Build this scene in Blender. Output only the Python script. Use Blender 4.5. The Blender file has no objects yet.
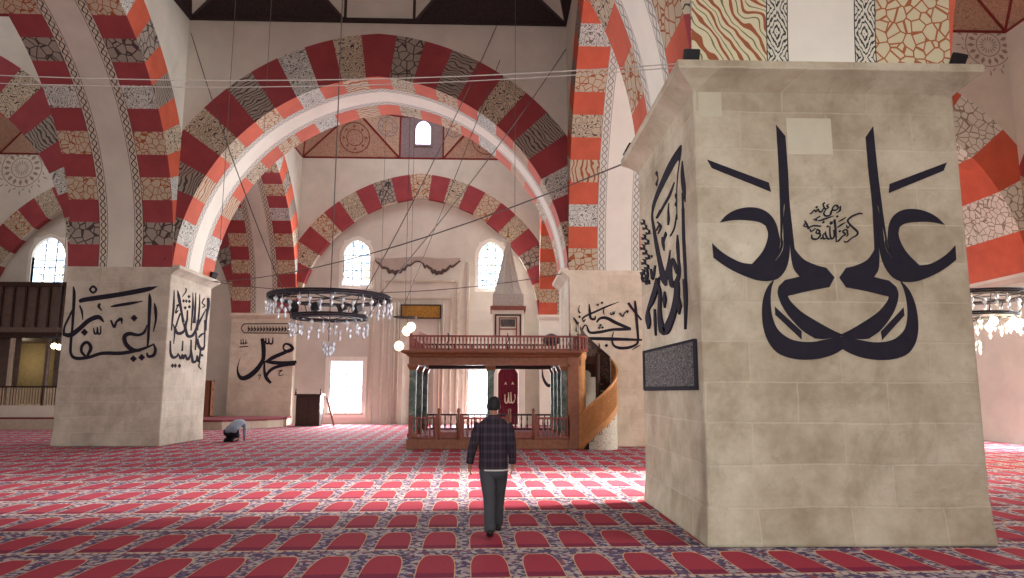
import bpy, bmesh, math, random
from mathutils import Vector, Matrix
from mathutils.geometry import tessellate_polygon
random.seed(7)
sc = bpy.context.scene
COL = sc.collection
PI = math.pi
LP = dict(sun=250, hot=620, up=750, sun2=150, sun3=100, door=0, d_far=500, d_mid=20, d_near=120, d_rfar=1800, glow=450, left=130, d_rmid=150, d_rnear=1200, d_lfar=500, d_lmid=450, qw=720)
DAY = 12.0
CARPET = (0.0, 7.91)
# ------------------------------------------------------------------ camera
F_PX, PITCH, YAW, ROLL, EYE = 700.7, .1442, .0276, -.0028, 1.7
cam = bpy.data.objects.new('camera', bpy.data.cameras.new('camera'))
COL.objects.link(cam)
cam.data.sensor_width = 36
cam.data.lens = F_PX / 1024 * 36
cam.data.clip_end = 300
cam.matrix_world = (Matrix.Translation((0, 0, EYE)) @ Matrix.Rotation(-YAW, 4, 'Z')
                    @ Matrix.Rotation(PI / 2 + PITCH, 4, 'X') @ Matrix.Rotation(-ROLL, 4, 'Z'))
sc.camera = cam
# ------------------------------------------------------------------ exposure, world, lights
sc.view_settings.view_transform = 'Standard'
sc.view_settings.look = 'None'
sc.view_settings.gamma = 1
sc.view_settings.use_curve_mapping = False
sc.view_settings.exposure = 0.0
w = bpy.data.worlds.new('world'); sc.world = w
w.use_nodes = True
w.node_tree.nodes['Background'].inputs[0].default_value = (.75, .85, 1, 1)
w.node_tree.nodes['Background'].inputs[1].default_value = .6

def area(name, loc, target, sx, sy, power, col=(1, 1, 1), spread=PI):
    l = bpy.data.lights.new(name, 'AREA'); l.shape = 'RECTANGLE'; l.size = sx; l.size_y = sy
    l.energy = power; l.color = col; l.spread = spread
    o = bpy.data.objects.new(name, l); COL.objects.link(o); o.location = loc
    o.rotation_euler = (Vector(target) - Vector(loc)).to_track_quat('-Z', 'Y').to_euler()
    return o
# low daylight pouring through the tall windows of the right wall
area('right_window_daylight', (17.2, 15.0, 4.2), (2, 13.6, 0), 2.2, 3.4, LP['sun'], (1, .97, .92), math.radians(40))
area('right_window_daylight', (17.2, 28.5, 4.2), (0, 28.0, 0), 2.6, 3.6, LP['sun2'], (1, .95, .9), math.radians(70))
area('right_window_daylight', (17.2, 19.8, 2.6), (10, 20.5, 0), 2.0, 3.0, LP['sun3'], (1, .93, .9), math.radians(70))
area('right_window_sunbeam', (17.2, 14.6, 4.6), (2.2, 13.3, 0), 1.0, 1.0, LP['hot'], (1, .96, .9), math.radians(20))
area('right_window_daylight', (17.2, 20.0, 3.7), (15.6, 22.4, 0), 1, 1, 260, (.95, .96, 1), math.radians(70))
area('right_upper_fill_light', (17.0, 16.5, 8.5), (-10, 18.5, 9), 2.4, 2.4, LP['up'], (.93, .97, 1), math.radians(90))  # added fill from the right, no upper window in the wall here
area('left_fill_light', (-25.5, 15.0, 4.2), (2.4, 9.6, 3.2), 2.4, 3.4, LP['left'], (.97, .98, 1), math.radians(36))  # added fill aimed at the left flank of the near pier
# entrance door behind the photographer
area('entrance_daylight', (-1.0, -2.4, 2.6), (1.5, 8, 2.6), 5.0, 4.0, LP['door'], (1, .94, .84))
# light of the dome windows of each bay
for _x, _y, _p in ((-3.82, 30.4, 'd_far'), (-3.82, 16.5, 'd_mid'), (-3.82, 2.6, 'd_near'), (11.5, 30.4, 'd_rfar'), (11.5, 16.5, 'd_rmid'),
                   (11.5, 2.6, 'd_rnear'), (-19.5, 30.4, 'd_lfar'), (-19.5, 16.5, 'd_lmid')):
    area('dome_window_light', (_x, _y, 18.2), (_x, _y, 0), 5, 5, LP[_p], (.95, .95, 1))
# daylight of the qibla windows, set just inside the glass
for _x, _z, _s in ((-7.45, 1.9, 1.6), (-.7, 1.6, 1.3), (-7.1, 8.2, 1.3), (-.1, 8.2, 1.3)):
    area('qibla_window_daylight', (_x, 36.0, _z), (_x, 20, _z - 3), _s, 2.3, LP['qw'], (.93, .95, 1))

# ------------------------------------------------------------------ photo ray -> world point on a real plane
def ray(px, py):
    X, Y = px - 512, 289 - py
    c, s = math.cos(ROLL), math.sin(ROLL)
    X, Y = X * c + Y * s, -X * s + Y * c
    cy = math.cos(PITCH) * F_PX - Y * math.sin(PITCH)
    z = F_PX * math.sin(PITCH) + Y * math.cos(PITCH)
    return (X * math.cos(YAW) + cy * math.sin(YAW), -X * math.sin(YAW) + cy * math.cos(YAW), z)
def ony(px, py, Y):
    r = ray(px, py); k = Y / r[1]; return Vector((r[0] * k, Y, EYE + r[2] * k))
def onx(px, py, X):
    r = ray(px, py); k = X / r[0]; return Vector((X, r[1] * k, EYE + r[2] * k))

# ------------------------------------------------------------------ mesh helpers
def origin(o):
    v = Vector((0, 0, 0))
    while o is not None:
        v += o.location; o = o.parent
    return v
def tag(o, label=None, cat=None, group=None, kind=None):
    if label: o['label'] = label
    if cat: o['category'] = cat
    if group: o['group'] = group
    if kind: o['kind'] = kind
    return o
def empty(name, loc, label=None, cat=None, group=None):
    o = bpy.data.objects.new(name, None); COL.objects.link(o); o.location = loc
    o.empty_display_size = .2
    return tag(o, label, cat, group)
class MB:
    def __init__(s): s.v = []; s.f = []; s.m = []; s.uv = []
    def face(s, pts, m=0, uv=None):
        n = len(s.v); s.v += [tuple(p) for p in pts]; s.f.append(tuple(range(n, n + len(pts)))); s.m.append(m)
        s.uv += list(uv) if uv else [None] * len(pts)
        return s
    def mesh(s, verts, faces, m=0):
        n = len(s.v); s.v += [tuple(p) for p in verts]
        for f in faces:
            s.f.append(tuple(i + n for i in f)); s.m.append(m); s.uv += [None] * len(f)
        return s
    def box(s, a, b, m=0):
        x0, y0, z0 = a; x1, y1, z1 = b
        v = [(x0, y0, z0), (x1, y0, z0), (x1, y1, z0), (x0, y1, z0), (x0, y0, z1), (x1, y0, z1), (x1, y1, z1), (x0, y1, z1)]
        return s.mesh(v, [(0, 3, 2, 1), (4, 5, 6, 7), (0, 1, 5, 4), (1, 2, 6, 5), (2, 3, 7, 6), (3, 0, 4, 7)], m)
    def obox(s, c, size, rz=0, rx=0, ry=0, m=0):
        M = Matrix.Translation(c) @ Matrix.Rotation(rz, 4, 'Z') @ Matrix.Rotation(ry, 4, 'Y') @ Matrix.Rotation(rx, 4, 'X')
        v = [M @ Vector((sx * size[0] / 2, sy * size[1] / 2, sz * size[2] / 2)) for sz in (-1, 1) for sx, sy in ((-1, -1), (1, -1), (1, 1), (-1, 1))]
        return s.mesh(v, [(0, 3, 2, 1), (4, 5, 6, 7), (0, 1, 5, 4), (1, 2, 6, 5), (2, 3, 7, 6), (3, 0, 4, 7)], m)
    def tube(s, pts, r, n=8, m=0, closed=False):
        pts = [Vector(p) for p in pts]; k = len(pts)
        rr = r if isinstance(r, (list, tuple)) else [r] * k
        up = None; rings = []
        for i, p in enumerate(pts):
            a = pts[(i - 1) % k] if (closed or i > 0) else p
            b = pts[(i + 1) % k] if (closed or i < k - 1) else p
            t = (b - a).normalized()
            if up is None:
                up = Vector((0, 0, 1)) if abs(t.z) < .9 else Vector((1, 0, 0))
            sd = t.cross(up)
            if sd.length < 1e-6: sd = t.cross(Vector((0, 1, 0)))
            sd.normalize(); up = sd.cross(t).normalized()
            rings.append([p + (sd * math.cos(2 * PI * j / n) + up * math.sin(2 * PI * j / n)) * rr[i] for j in range(n)])
        v = [q for R in rings for q in R]; f = []
        for i in range(k if closed else k - 1):
            i2 = (i + 1) % k
            for j in range(n):
                f.append((i * n + j, i * n + (j + 1) % n, i2 * n + (j + 1) % n, i2 * n + j))
        if not closed: f += [tuple(range(n))[::-1], tuple((k - 1) * n + j for j in range(n))]
        return s.mesh(v, f, m)
    def lathe(s, prof, c=(0, 0, 0), n=16, m=0):
        v = []; f = []
        for r, z in prof:
            for j in range(n):
                a = 2 * PI * j / n; v.append((c[0] + r * math.cos(a), c[1] + r * math.sin(a), c[2] + z))
        for i in range(len(prof) - 1):
            for j in range(n):
                f.append((i * n + j, i * n + (j + 1) % n, (i + 1) * n + (j + 1) % n, (i + 1) * n + j))
        f += [tuple(range(n))[::-1], tuple((len(prof) - 1) * n + j for j in range(n))]
        return s.mesh(v, f, m)
    def loft(s, rings, m=0, cap=True):
        n = len(rings[0]); v = [p for R in rings for p in R]; f = []
        for i in range(len(rings) - 1):
            for j in range(n):
                f.append((i * n + j, i * n + (j + 1) % n, (i + 1) * n + (j + 1) % n, (i + 1) * n + j))
        if cap: f += [tuple(range(n))[::-1], tuple((len(rings) - 1) * n + j for j in range(n))]
        return s.mesh(v, f, m)
    def build(s, name, mats, parent=None, smooth=False, local=False, bevel=0):
        me = bpy.data.meshes.new(name)
        o = bpy.data.objects.new(name, me); COL.objects.link(o)
        if parent is not None:
            off = Vector((0, 0, 0)) if local else origin(parent); o.parent = parent
        elif local: off = Vector((0, 0, 0))
        else:
            xs = [p[0] for p in s.v]; ys = [p[1] for p in s.v]; zs = [p[2] for p in s.v]
            off = Vector(((min(xs) + max(xs)) / 2, (min(ys) + max(ys)) / 2, min(zs))); o.location = off
        me.from_pydata([(p[0] - off.x, p[1] - off.y, p[2] - off.z) for p in s.v], [], s.f)
        if not isinstance(mats, (list, tuple)): mats = [mats]
        for m in mats: me.materials.append(m)
        me.polygons.foreach_set('material_index', s.m)
        if any(u is not None for u in s.uv):
            L = me.uv_layers.new(name='UVMap')
            for i, u in enumerate(s.uv): L.data[i].uv = u if u else (0, 0)
        if smooth: me.polygons.foreach_set('use_smooth', [True] * len(s.f))
        me.update()
        if bevel:
            b = o.modifiers.new('bevel', 'BEVEL'); b.width = bevel; b.segments = 2; b.limit_method = 'ANGLE'
        return o
def weld(o, d=1e-4):
    bm = bmesh.new(); bm.from_mesh(o.data); bmesh.ops.remove_doubles(bm, verts=bm.verts, dist=d)
    bmesh.ops.recalc_face_normals(bm, faces=bm.faces); bm.to_mesh(o.data); bm.free(); return o
def children(o): return [c for c in COL.objects if c.parent == o]
def copy_tree(o, parent=None):
    c = o.copy(); COL.objects.link(c)
    if parent is not None: c.parent = parent; c.matrix_parent_inverse = Matrix()
    for ch in children(o): copy_tree(ch, c)
    return c

# ------------------------------------------------------------------ materials
def lin(c): return tuple((x / 12.92 if x <= .04045 else ((x + .055) / 1.055) ** 2.4) for x in c)
def rgb(r, g, b): return lin((r / 255, g / 255, b / 255)) + (1,)
class NT:
    def __init__(s, name, rough=.8, spec=.2):
        s.mat = bpy.data.materials.new(name); s.mat.use_nodes = True
        s.t = s.mat.node_tree; s.b = s.t.nodes['Principled BSDF']
        s.b.inputs['Roughness'].default_value = rough; s.b.inputs['Specular IOR Level'].default_value = spec
    def n(s, typ, props=None, **ins):
        nd = s.t.nodes.new(typ)
        for k, v in (props or {}).items(): setattr(nd, k, v)
        for k, v in ins.items(): s.set(nd, k, v)
        return nd
    def set(s, nd, k, v):
        key = int(k[1:]) if k[0] == 'i' and k[1:].isdigit() else k
        sock = nd.inputs[key]
        if isinstance(v, bpy.types.NodeSocket): s.t.links.new(v, sock)
        else: sock.default_value = v
    def math(s, op, a, b=0, c=None, clamp=False):
        nd = s.n('ShaderNodeMath', {'operation': op, 'use_clamp': clamp}, i0=a, i1=b)
        if c is not None: s.set(nd, 'i2', c)
        return nd.outputs[0]
    def mix(s, f, a, b, mode='MIX'):
        nd = s.n('ShaderNodeMix', {'data_type': 'RGBA', 'blend_type': mode})
        s.set(nd, 'i0', f); s.set(nd, 'i6', a); s.set(nd, 'i7', b)
        return nd.outputs[2]
    def ramp(s, f, stops, interp='LINEAR'):
        nd = s.n('ShaderNodeValToRGB'); s.set(nd, 'i0', f); cr = nd.color_ramp; cr.interpolation = interp
        while len(cr.elements) < len(stops): cr.elements.new(.5)
        for e, (p, c) in zip(cr.elements, stops): e.position = p; e.color = c if len(c) == 4 else (*c, 1)
        return nd.outputs[0]
    def obj(s): return s.n('ShaderNodeTexCoord').outputs['Object']
    def uv(s): return s.n('ShaderNodeUVMap', {'uv_map': 'UVMap'}).outputs[0]
    def noise(s, co, scale, detail=4, rough=.6, out='Fac', dist=0):
        return s.n('ShaderNodeTexNoise', None, Vector=co, Scale=scale, Detail=detail, Roughness=rough, Distortion=dist).outputs[out]
    def out(s, col, bump=None, bs=.3, bd=.02):
        s.set(s.b, 'Base Color', col)
        if bump is not None:
            nd = s.n('ShaderNodeBump', None, Strength=bs, Distance=bd, Height=bump); s.set(s.b, 'Normal', nd.outputs[0])
        return s.mat
def flat(name, c, rough=.7, metal=0, var=.12, vs=6, spec=.3, var2=None):
    t = NT(name, rough, spec); co = t.obj()
    f = t.noise(co, vs, 5)
    dk = tuple(x * (1 - var) for x in c[:3]) + (1,); lt = tuple(min(1, x * (1 + var)) for x in c[:3]) + (1,)
    t.b.inputs['Metallic'].default_value = metal
    return t.out(t.ramp(f, [(.3, dk), (.7, lt)]), f, .15, .01)
def emit(name, c, s):
    t = NT(name); t.b.inputs['Base Color'].default_value = (*c[:3], 1)
    t.b.inputs['Emission Color'].default_value = (*c[:3], 1); t.b.inputs['Emission Strength'].default_value = s
    return t.mat

M = {}
M['plaster'] = flat('pale_plaster', rgb(200, 193, 180), .9, var=.1, vs=.9)
M['plaster_white'] = flat('white_plaster', rgb(226, 220, 208), .9, var=.05, vs=1.5)
M['crimson'] = flat('shaded_crimson_paint', rgb(146, 62, 66), .85, var=.12, vs=1.7)  # deeper red: partly pigment, partly the shade on these arches put into the colour
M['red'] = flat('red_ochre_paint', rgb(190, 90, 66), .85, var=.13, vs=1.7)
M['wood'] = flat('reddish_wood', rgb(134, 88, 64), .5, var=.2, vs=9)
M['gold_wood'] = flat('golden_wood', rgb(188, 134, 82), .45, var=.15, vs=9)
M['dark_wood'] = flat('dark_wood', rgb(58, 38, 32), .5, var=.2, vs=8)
M['ink'] = flat('black_paint', rgb(44, 41, 50), .95, var=.1, vs=8, spec=.05)
M['iron'] = flat('wrought_iron', rgb(52, 52, 60), .5, .6, var=.3, vs=20)
M['cable_pale'] = flat('pale_cable', rgb(176, 166, 158), .6)
M['board'] = flat('grey_brown_boards', rgb(108, 94, 86), .7, var=.2, vs=6)
M['cable'] = flat('steel_cable', rgb(96, 88, 84), .6, .3)
M['trim_red'] = flat('dark_red_border', rgb(120, 44, 40), .8)
M['shelf'] = flat('pale_wood', rgb(200, 184, 160), .6)
M['black'] = flat('black_plastic', rgb(28, 28, 32), .5)
M['bulb'] = emit('lit_bulb', (1, .82, .5), 30)
M['glow_glass'] = emit('lit_glass_globe', (1, .8, .48), 5)
M['pane'] = emit('bright_window_glass', (.93, .95, 1), 3.2)
M['day_pane'] = emit('sunlit_glass', (.92, .98, .98), DAY)
M['blue_pane'] = emit('blue_tinted_glass', (.72, .70, 1), 3.0)
M['sill'] = flat('stone_sill', rgb(190, 178, 160), .8)

def stained():
    t = NT('stained_window_glass'); co = t.obj()
    v = t.n('ShaderNodeTexVoronoi', {'feature': 'F1'}, Vector=co, Scale=5.5)
    col = t.ramp(t.n('ShaderNodeSeparateColor', None, i0=v.outputs['Color']).outputs[0],
                 [(.0, (.55, .75, 1)), (.25, (1, 1, 1)), (.62, (.85, .93, 1)), (.84, (.3, .5, .95)), (.93, (.9, .85, .5))], 'CONSTANT')
    e = t.n('ShaderNodeTexVoronoi', {'feature': 'DISTANCE_TO_EDGE'}, Vector=co, Scale=5.5).outputs['Distance']
    k = t.math('GREATER_THAN', e, .035)
    t.set(t.b, 'Base Color', (0.02, .02, .02, 1)); t.set(t.b, 'Emission Color', col)
    t.set(t.b, 'Emission Strength', t.math('MULTIPLY', k, 3.4))
    return t.mat
M['stained'] = stained()

def stone(name, c1, c2, c3, bw=1.05, bh=.46):
    t = NT(name, .85, .15); co = t.obj()
    sp = t.n('ShaderNodeSeparateXYZ', None, i0=co)
    h = t.math('ADD', sp.outputs[0], sp.outputs[1])
    cv = t.n('ShaderNodeCombineXYZ', None, i0=h, i1=sp.outputs[2]).outputs[0]
    wob = t.noise(co, 1.3, 3, out='Color')
    cv2 = t.n('ShaderNodeMixRGB', {'blend_type': 'ADD'}, i0=.06, i1=cv, i2=wob).outputs[0]
    br = t.n('ShaderNodeTexBrick', {'offset': .5}, Vector=cv2, Color1=(0, 0, 0, 1), Color2=(1, 1, 1, 1), Mortar=(.5, .5, .5, 1), Scale=1.0)
    for k, v in (('Mortar Size', .012), ('Mortar Smooth', .4), ('Brick Width', bw), ('Row Height', bh), ('Bias', 0)): t.set(br, k, v)
    bv = t.n('ShaderNodeSeparateColor', None, i0=br.outputs['Color']).outputs[0]
    n1 = t.noise(co, .55, 5, .65); n2 = t.noise(co, 2.6, 6, .7); n3 = t.noise(co, 11, 4)
    a = t.math('ADD', t.math('MULTIPLY', n1, .55), t.math('MULTIPLY', n2, .33))
    a = t.math('ADD', a, t.math('ADD', t.math('MULTIPLY', bv, .06), .03))
    col = t.ramp(a, [(.36, c1), (.5, c2), (.64, c3)])
    col = t.mix(t.math('MULTIPLY', br.outputs['Fac'], .3), col, c3)
    st = t.ramp(t.noise(co, .9, 6, .75, dist=.6), [(.52, (0, 0, 0, 1)), (.68, (1, 1, 1, 1))])
    col = t.mix(t.math('MULTIPLY', st, .35), col, tuple(x * .62 for x in c1[:3]) + (1,))
    col = t.mix(t.math('MULTIPLY', t.ramp(n3, [(.62, (0, 0, 0)), (.75, (1, 1, 1))]), .25), col, tuple(x * .6 for x in c1[:3]) + (1,))
    hgt = t.math('SUBTRACT', t.math('MULTIPLY', n2, .6), t.math('MULTIPLY', br.outputs['Fac'], .5))
    return t.out(col, hgt, .35, .03)
M['stone'] = stone('limestone_blocks', rgb(148, 134, 112), rgb(178, 166, 144), rgb(204, 195, 175))
M['stone_dull'] = stone('dull_limestone_blocks', rgb(160, 148, 134), rgb(188, 176, 160), rgb(210, 200, 184))
M['stone_pale'] = stone('pale_stone_blocks', rgb(190, 176, 156), rgb(212, 198, 178), rgb(228, 218, 202), 1.3, .6)
M['patch'] = flat('repair_plaster', rgb(194, 187, 166), .9, var=.05, vs=5)

def pattern(kind, base, line, scale=4.5, thr=.06):
    t = NT('painted_' + kind, .85, .15); co = t.uv()
    if kind.startswith('cobble'):
        e = t.n('ShaderNodeTexVoronoi', {'feature': 'DISTANCE_TO_EDGE'}, Vector=co, Scale=scale).outputs['Distance']
        k = t.math('LESS_THAN', e, thr)
    elif kind.startswith('wave'):
        nn = t.noise(co, 1.6, 2, out='Color')
        c2 = t.n('ShaderNodeMixRGB', {'blend_type': 'ADD'}, i0=.5, i1=co, i2=nn).outputs[0]
        wv = t.n('ShaderNodeTexWave', {'wave_type': 'BANDS', 'bands_direction': 'Y'}, Vector=c2, Scale=scale * .42, Distortion=2.2, Detail=0.0)
        t.set(wv, 'Detail Scale', .8)
        k = t.math('GREATER_THAN', wv.outputs['Fac'], 1 - thr * 3)
    else:
        nn = t.noise(co, scale * .55, 1.5, .5)
        fr = t.math('FRACT', t.math('MULTIPLY', nn, 9))
        k = t.math('GREATER_THAN', fr, 1 - thr * 4)
    v = t.noise(co, 1.2, 3)
    b = t.ramp(v, [(.3, tuple(x * .85 for x in base[:3]) + (1,)), (.7, base)])
    return t.out(t.mix(k, b, line))
CR = rgb(192, 176, 152); CG = rgb(156, 144, 132); DK = rgb(74, 64, 62); BR = rgb(150, 84, 50); WG = rgb(204, 204, 196)
M['p0'] = pattern('cobble_dark', CG, DK, 4, .055)
M['p1'] = pattern('wave_dark', CG, DK, 7, .08)
M['p2'] = pattern('vein_dark', CR, DK, 6.5, .06)
M['p3'] = pattern('cobble_brown', CR, BR, 5.2, .05)
M['p4'] = pattern('wave_brown', CR, BR, 5, .08)
M['p5'] = pattern('vein_grey', WG, rgb(110, 100, 96), 7.5, .07)
M['p6'] = pattern('cobble_grout', rgb(206, 194, 162), rgb(158, 96, 62), 6.6, .055)
def wavy():
    t = NT('painted_wave_bold', .85, .15); co = t.uv(); nn = t.noise(co, 2.2, 1.5, out='Color')
    c2 = t.n('ShaderNodeMixRGB', {'blend_type': 'ADD'}, i0=.42, i1=co, i2=nn).outputs[0]
    sp = t.n('ShaderNodeSeparateXYZ', None, i0=c2)
    d = t.math('MULTIPLY', t.math('SUBTRACT', sp.outputs[1], t.math('MULTIPLY', sp.outputs[0], -.75)), 5.2)
    f = t.math('FRACT', t.math('ADD', d, 50))
    c = t.mix(t.math('LESS_THAN', f, .26), rgb(208, 198, 166), rgb(150, 88, 60))
    g = t.math('MULTIPLY', t.math('GREATER_THAN', f, .56), t.math('LESS_THAN', f, .66))
    return t.out(t.mix(g, c, rgb(110, 112, 84)))
M['p7'] = wavy()
M['p8'] = pattern('cobble_white', rgb(214, 212, 200), rgb(140, 130, 112), 4.2, .05)

def lace(name, base, line):
    t = NT(name, .85, .15); sp = t.n('ShaderNodeSeparateXYZ', None, i0=t.uv())
    u, v = sp.outputs[0], sp.outputs[1]                               # v: 0..1 over the band
    ph = t.math('MULTIPLY', u, 2 * PI / .42)
    s1 = t.math('ABSOLUTE', t.math('SUBTRACT', t.math('SUBTRACT', v, .5), t.math('MULTIPLY', t.math('SINE', ph), .27)))
    s2 = t.math('ABSOLUTE', t.math('ADD', t.math('SUBTRACT', v, .5), t.math('MULTIPLY', t.math('SINE', ph), .27)))
    k = t.math('MAXIMUM', t.math('LESS_THAN', s1, .075), t.math('LESS_THAN', s2, .06))
    ed = t.math('GREATER_THAN', t.math('ABSOLUTE', t.math('SUBTRACT', v, .5)), .44)
    k = t.math('MAXIMUM', k, ed)
    return t.out(t.mix(k, base, line))
M['lace_dark'] = lace('lace_band_dark', rgb(196, 184, 166), rgb(70, 60, 60))
M['lace_light'] = lace('lace_band_light', rgb(206, 202, 192), rgb(140, 134, 128))
def zig():
    t = NT('zigzag_band', .85, .15); sp = t.n('ShaderNodeSeparateXYZ', None, i0=t.uv()); u, v = sp.outputs[0], sp.outputs[1]
    z = t.math('PINGPONG', u, .3)
    s = t.math('ADD', t.math('ABSOLUTE', t.math('SUBTRACT', v, .5)), t.math('MULTIPLY', z, 2.3))
    s = t.math('ADD', s, t.math('MULTIPLY', t.noise(t.uv(), 6, 2), .35))
    k = t.math('GREATER_THAN', t.math('FRACT', t.math('MULTIPLY', s, 5)), .62)
    ed = t.math('GREATER_THAN', t.math('ABSOLUTE', t.math('SUBTRACT', v, .5)), .45)
    return t.out(t.mix(t.math('MAXIMUM', k, ed), rgb(208, 204, 188), rgb(66, 62, 62)))
M['zig'] = zig()

def ornament(name, base, line, sc_=3.0, thr=.3):
    t = NT(name, .85, .15); co = t.obj()
    f = t.math('FRACT', t.math('MULTIPLY', t.noise(co, sc_, 3, .6), 10))
    k = t.math('GREATER_THAN', f, 1 - thr)
    return t.out(t.mix(t.math('MULTIPLY', k, .6), base, line))
M['orn'] = ornament('ornament_tan', rgb(178, 148, 126), rgb(120, 84, 70))
M['orn_grey'] = ornament('ornament_grey', rgb(138, 120, 118), rgb(84, 76, 88), 4)
M['orn_silver'] = ornament('ornament_silver', rgb(178, 172, 164), rgb(112, 102, 98), 6, .3)
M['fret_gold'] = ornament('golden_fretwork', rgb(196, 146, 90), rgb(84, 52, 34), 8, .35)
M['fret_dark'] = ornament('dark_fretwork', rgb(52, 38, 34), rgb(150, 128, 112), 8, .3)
M['orn_dark'] = ornament('ornament_dark', rgb(62, 50, 48), rgb(22, 22, 28), 5, .4)
M['orn_panel'] = ornament('carved_panel', rgb(52, 50, 52), rgb(160, 154, 146), 9, .28)
M['lattice'] = ornament('fretwork_panel', rgb(206, 200, 184), rgb(96, 90, 84), 7, .35)
M['gold'] = ornament('gilded_inscription', rgb(110, 76, 34), rgb(230, 180, 84), 9, .4)
M['medal'] = flat('medallion_blue_grey', rgb(104, 104, 116), .8)
M['medal_red'] = flat('medallion_brown_red', rgb(128, 78, 66), .8)

def marble():
    t = NT('green_marble_paint', .6, .3); co = t.obj()
    f = t.noise(co, 3, 6, .7, dist=1.5)
    return t.out(t.ramp(f, [(.3, rgb(52, 68, 62)), (.5, rgb(96, 112, 104)), (.7, rgb(150, 160, 150))]))
M['marble'] = marble()

def carpet():
    t = NT('prayer_carpet', .95, .05)
    co = t.n('ShaderNodeMapping', {'vector_type': 'POINT'}, i0=t.n('ShaderNodeTexCoord').outputs['Object'])
    co.inputs['Rotation'].default_value = (0, 0, -math.radians(2.2))
    sp = t.n('ShaderNodeSeparateXYZ', None, i0=co.outputs[0])
    PX, PY = .52, 1.212
    X0, Y0 = CARPET
    fx = t.math('FRACT', t.math('ADD', t.math('DIVIDE', t.math('SUBTRACT', sp.outputs[0], X0), PX), 200))
    fy = t.math('FRACT', t.math('ADD', t.math('DIVIDE', t.math('SUBTRACT', sp.outputs[1], Y0), PY), 200))
    ax = t.math('ABSOLUTE', t.math('SUBTRACT', fx, .5))                 # 0 at the middle of a niche
    # half width of the red niche as a function of fy
    def niche(off):
        # straight up to .42, shoulder curve to .76
        k = t.math('DIVIDE', t.math('SUBTRACT', fy, .36), .42 + off * .8, clamp=True)
        k2 = t.math('SQRT', t.math('SUBTRACT', 1, t.math('POWER', k, 1.9), clamp=True))
        hw = t.math('ADD', t.math('MULTIPLY', k2, .15), .195 + off)
        inside = t.math('LESS_THAN', ax, hw)
        inside = t.math('MULTIPLY', inside, t.math('LESS_THAN', fy, .80 + off))
        return t.math('MULTIPLY', inside, t.math('GREATER_THAN', fy, .055 - off))
    red = niche(0.0); rim = niche(.018)
    # densely flowered ground
    v = t.n('ShaderNodeTexVoronoi', {'feature': 'F1'}, Vector=co.outputs[0], Scale=21)
    vc = t.n('ShaderNodeSeparateColor', None, i0=v.outputs['Color']).outputs[0]
    fl = t.ramp(vc, [(0, rgb(68, 62, 96)), (.26, rgb(172, 160, 160)), (.5, rgb(108, 98, 118)), (.64, rgb(192, 182, 178)), (.82, rgb(80, 82, 122)), (.94, rgb(146, 72, 84))], 'CONSTANT')
    fl = t.mix(.25, fl, rgb(120, 92, 98))
    # medallion between niches
    band = t.math('MULTIPLY', t.math('LESS_THAN', t.math('ABSOLUTE', t.math('SUBTRACT', fy, .03)), .03), 1)
    dash = t.math('GREATER_THAN', t.math('FRACT', t.math('MULTIPLY', fx, 6)), .35)
    fl = t.mix(t.math('MULTIPLY', band, t.math('MULTIPLY', dash, .75)), fl, rgb(206, 186, 166))
    nz = t.noise(co.outputs[0], 30, 3)
    rd = t.mix(nz, rgb(146, 54, 68), rgb(172, 66, 80))
    fringe = t.math('MULTIPLY', t.math('LESS_THAN', fy, t.math('ADD', .14, t.math('MULTIPLY', nz, .12))), .7)
    rd = t.mix(fringe, rd, rgb(108, 40, 70))
    col = t.mix(rim, fl, rgb(206, 168, 128)); col = t.mix(red, col, rd)
    return t.out(col, t.noise(co.outputs[0], 120, 2), .3, .01)
M['carpet'] = carpet()
M['rug'] = flat('plain_red_carpet', rgb(122, 62, 66), .95, var=.15, vs=20)

def glass():
    t = NT('clear_lamp_glass', .3, .4); t.b.inputs['Transmission Weight'].default_value = .75
    t.b.inputs['Base Color'].default_value = (.62, .66, .72, 1); return t.mat
M['glass'] = glass()

# ================================================================== the building
PT = 3.2                       # thickness of piers and arches
XA0, XA1 = -13.25, -10.05      # left row of piers
XB0, XB1 = 2.4, 5.6            # right row of piers
XL, XR = -25.7, 17.4           # side walls
YN0, YN1 = 7.965, 11.165       # near row
YF0, YF1 = 21.9, 25.1          # far row
YQ, YQB = 35.8, 36.2           # qibla wall pilasters, recessed wall
YB = -2.8                      # entrance wall
CT = 5.57                      # top of the pier cornices
CZ = 13.85                     # cornice below the domes
fl = MB().face([(XL - 1, YB - 1, 0), (XR + 1, YB - 1, 0), (XR + 1, 38, 0), (XL - 1, 38, 0)]).build('floor', M['carpet'], local=True)
tag(fl, kind='structure')
COLS = [(XL, XA0), (XA1, XB0), (XB1, XR)]
ROWS = [(YB, YN0), (YN1, YF0), (YF1, YQ)]

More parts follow.
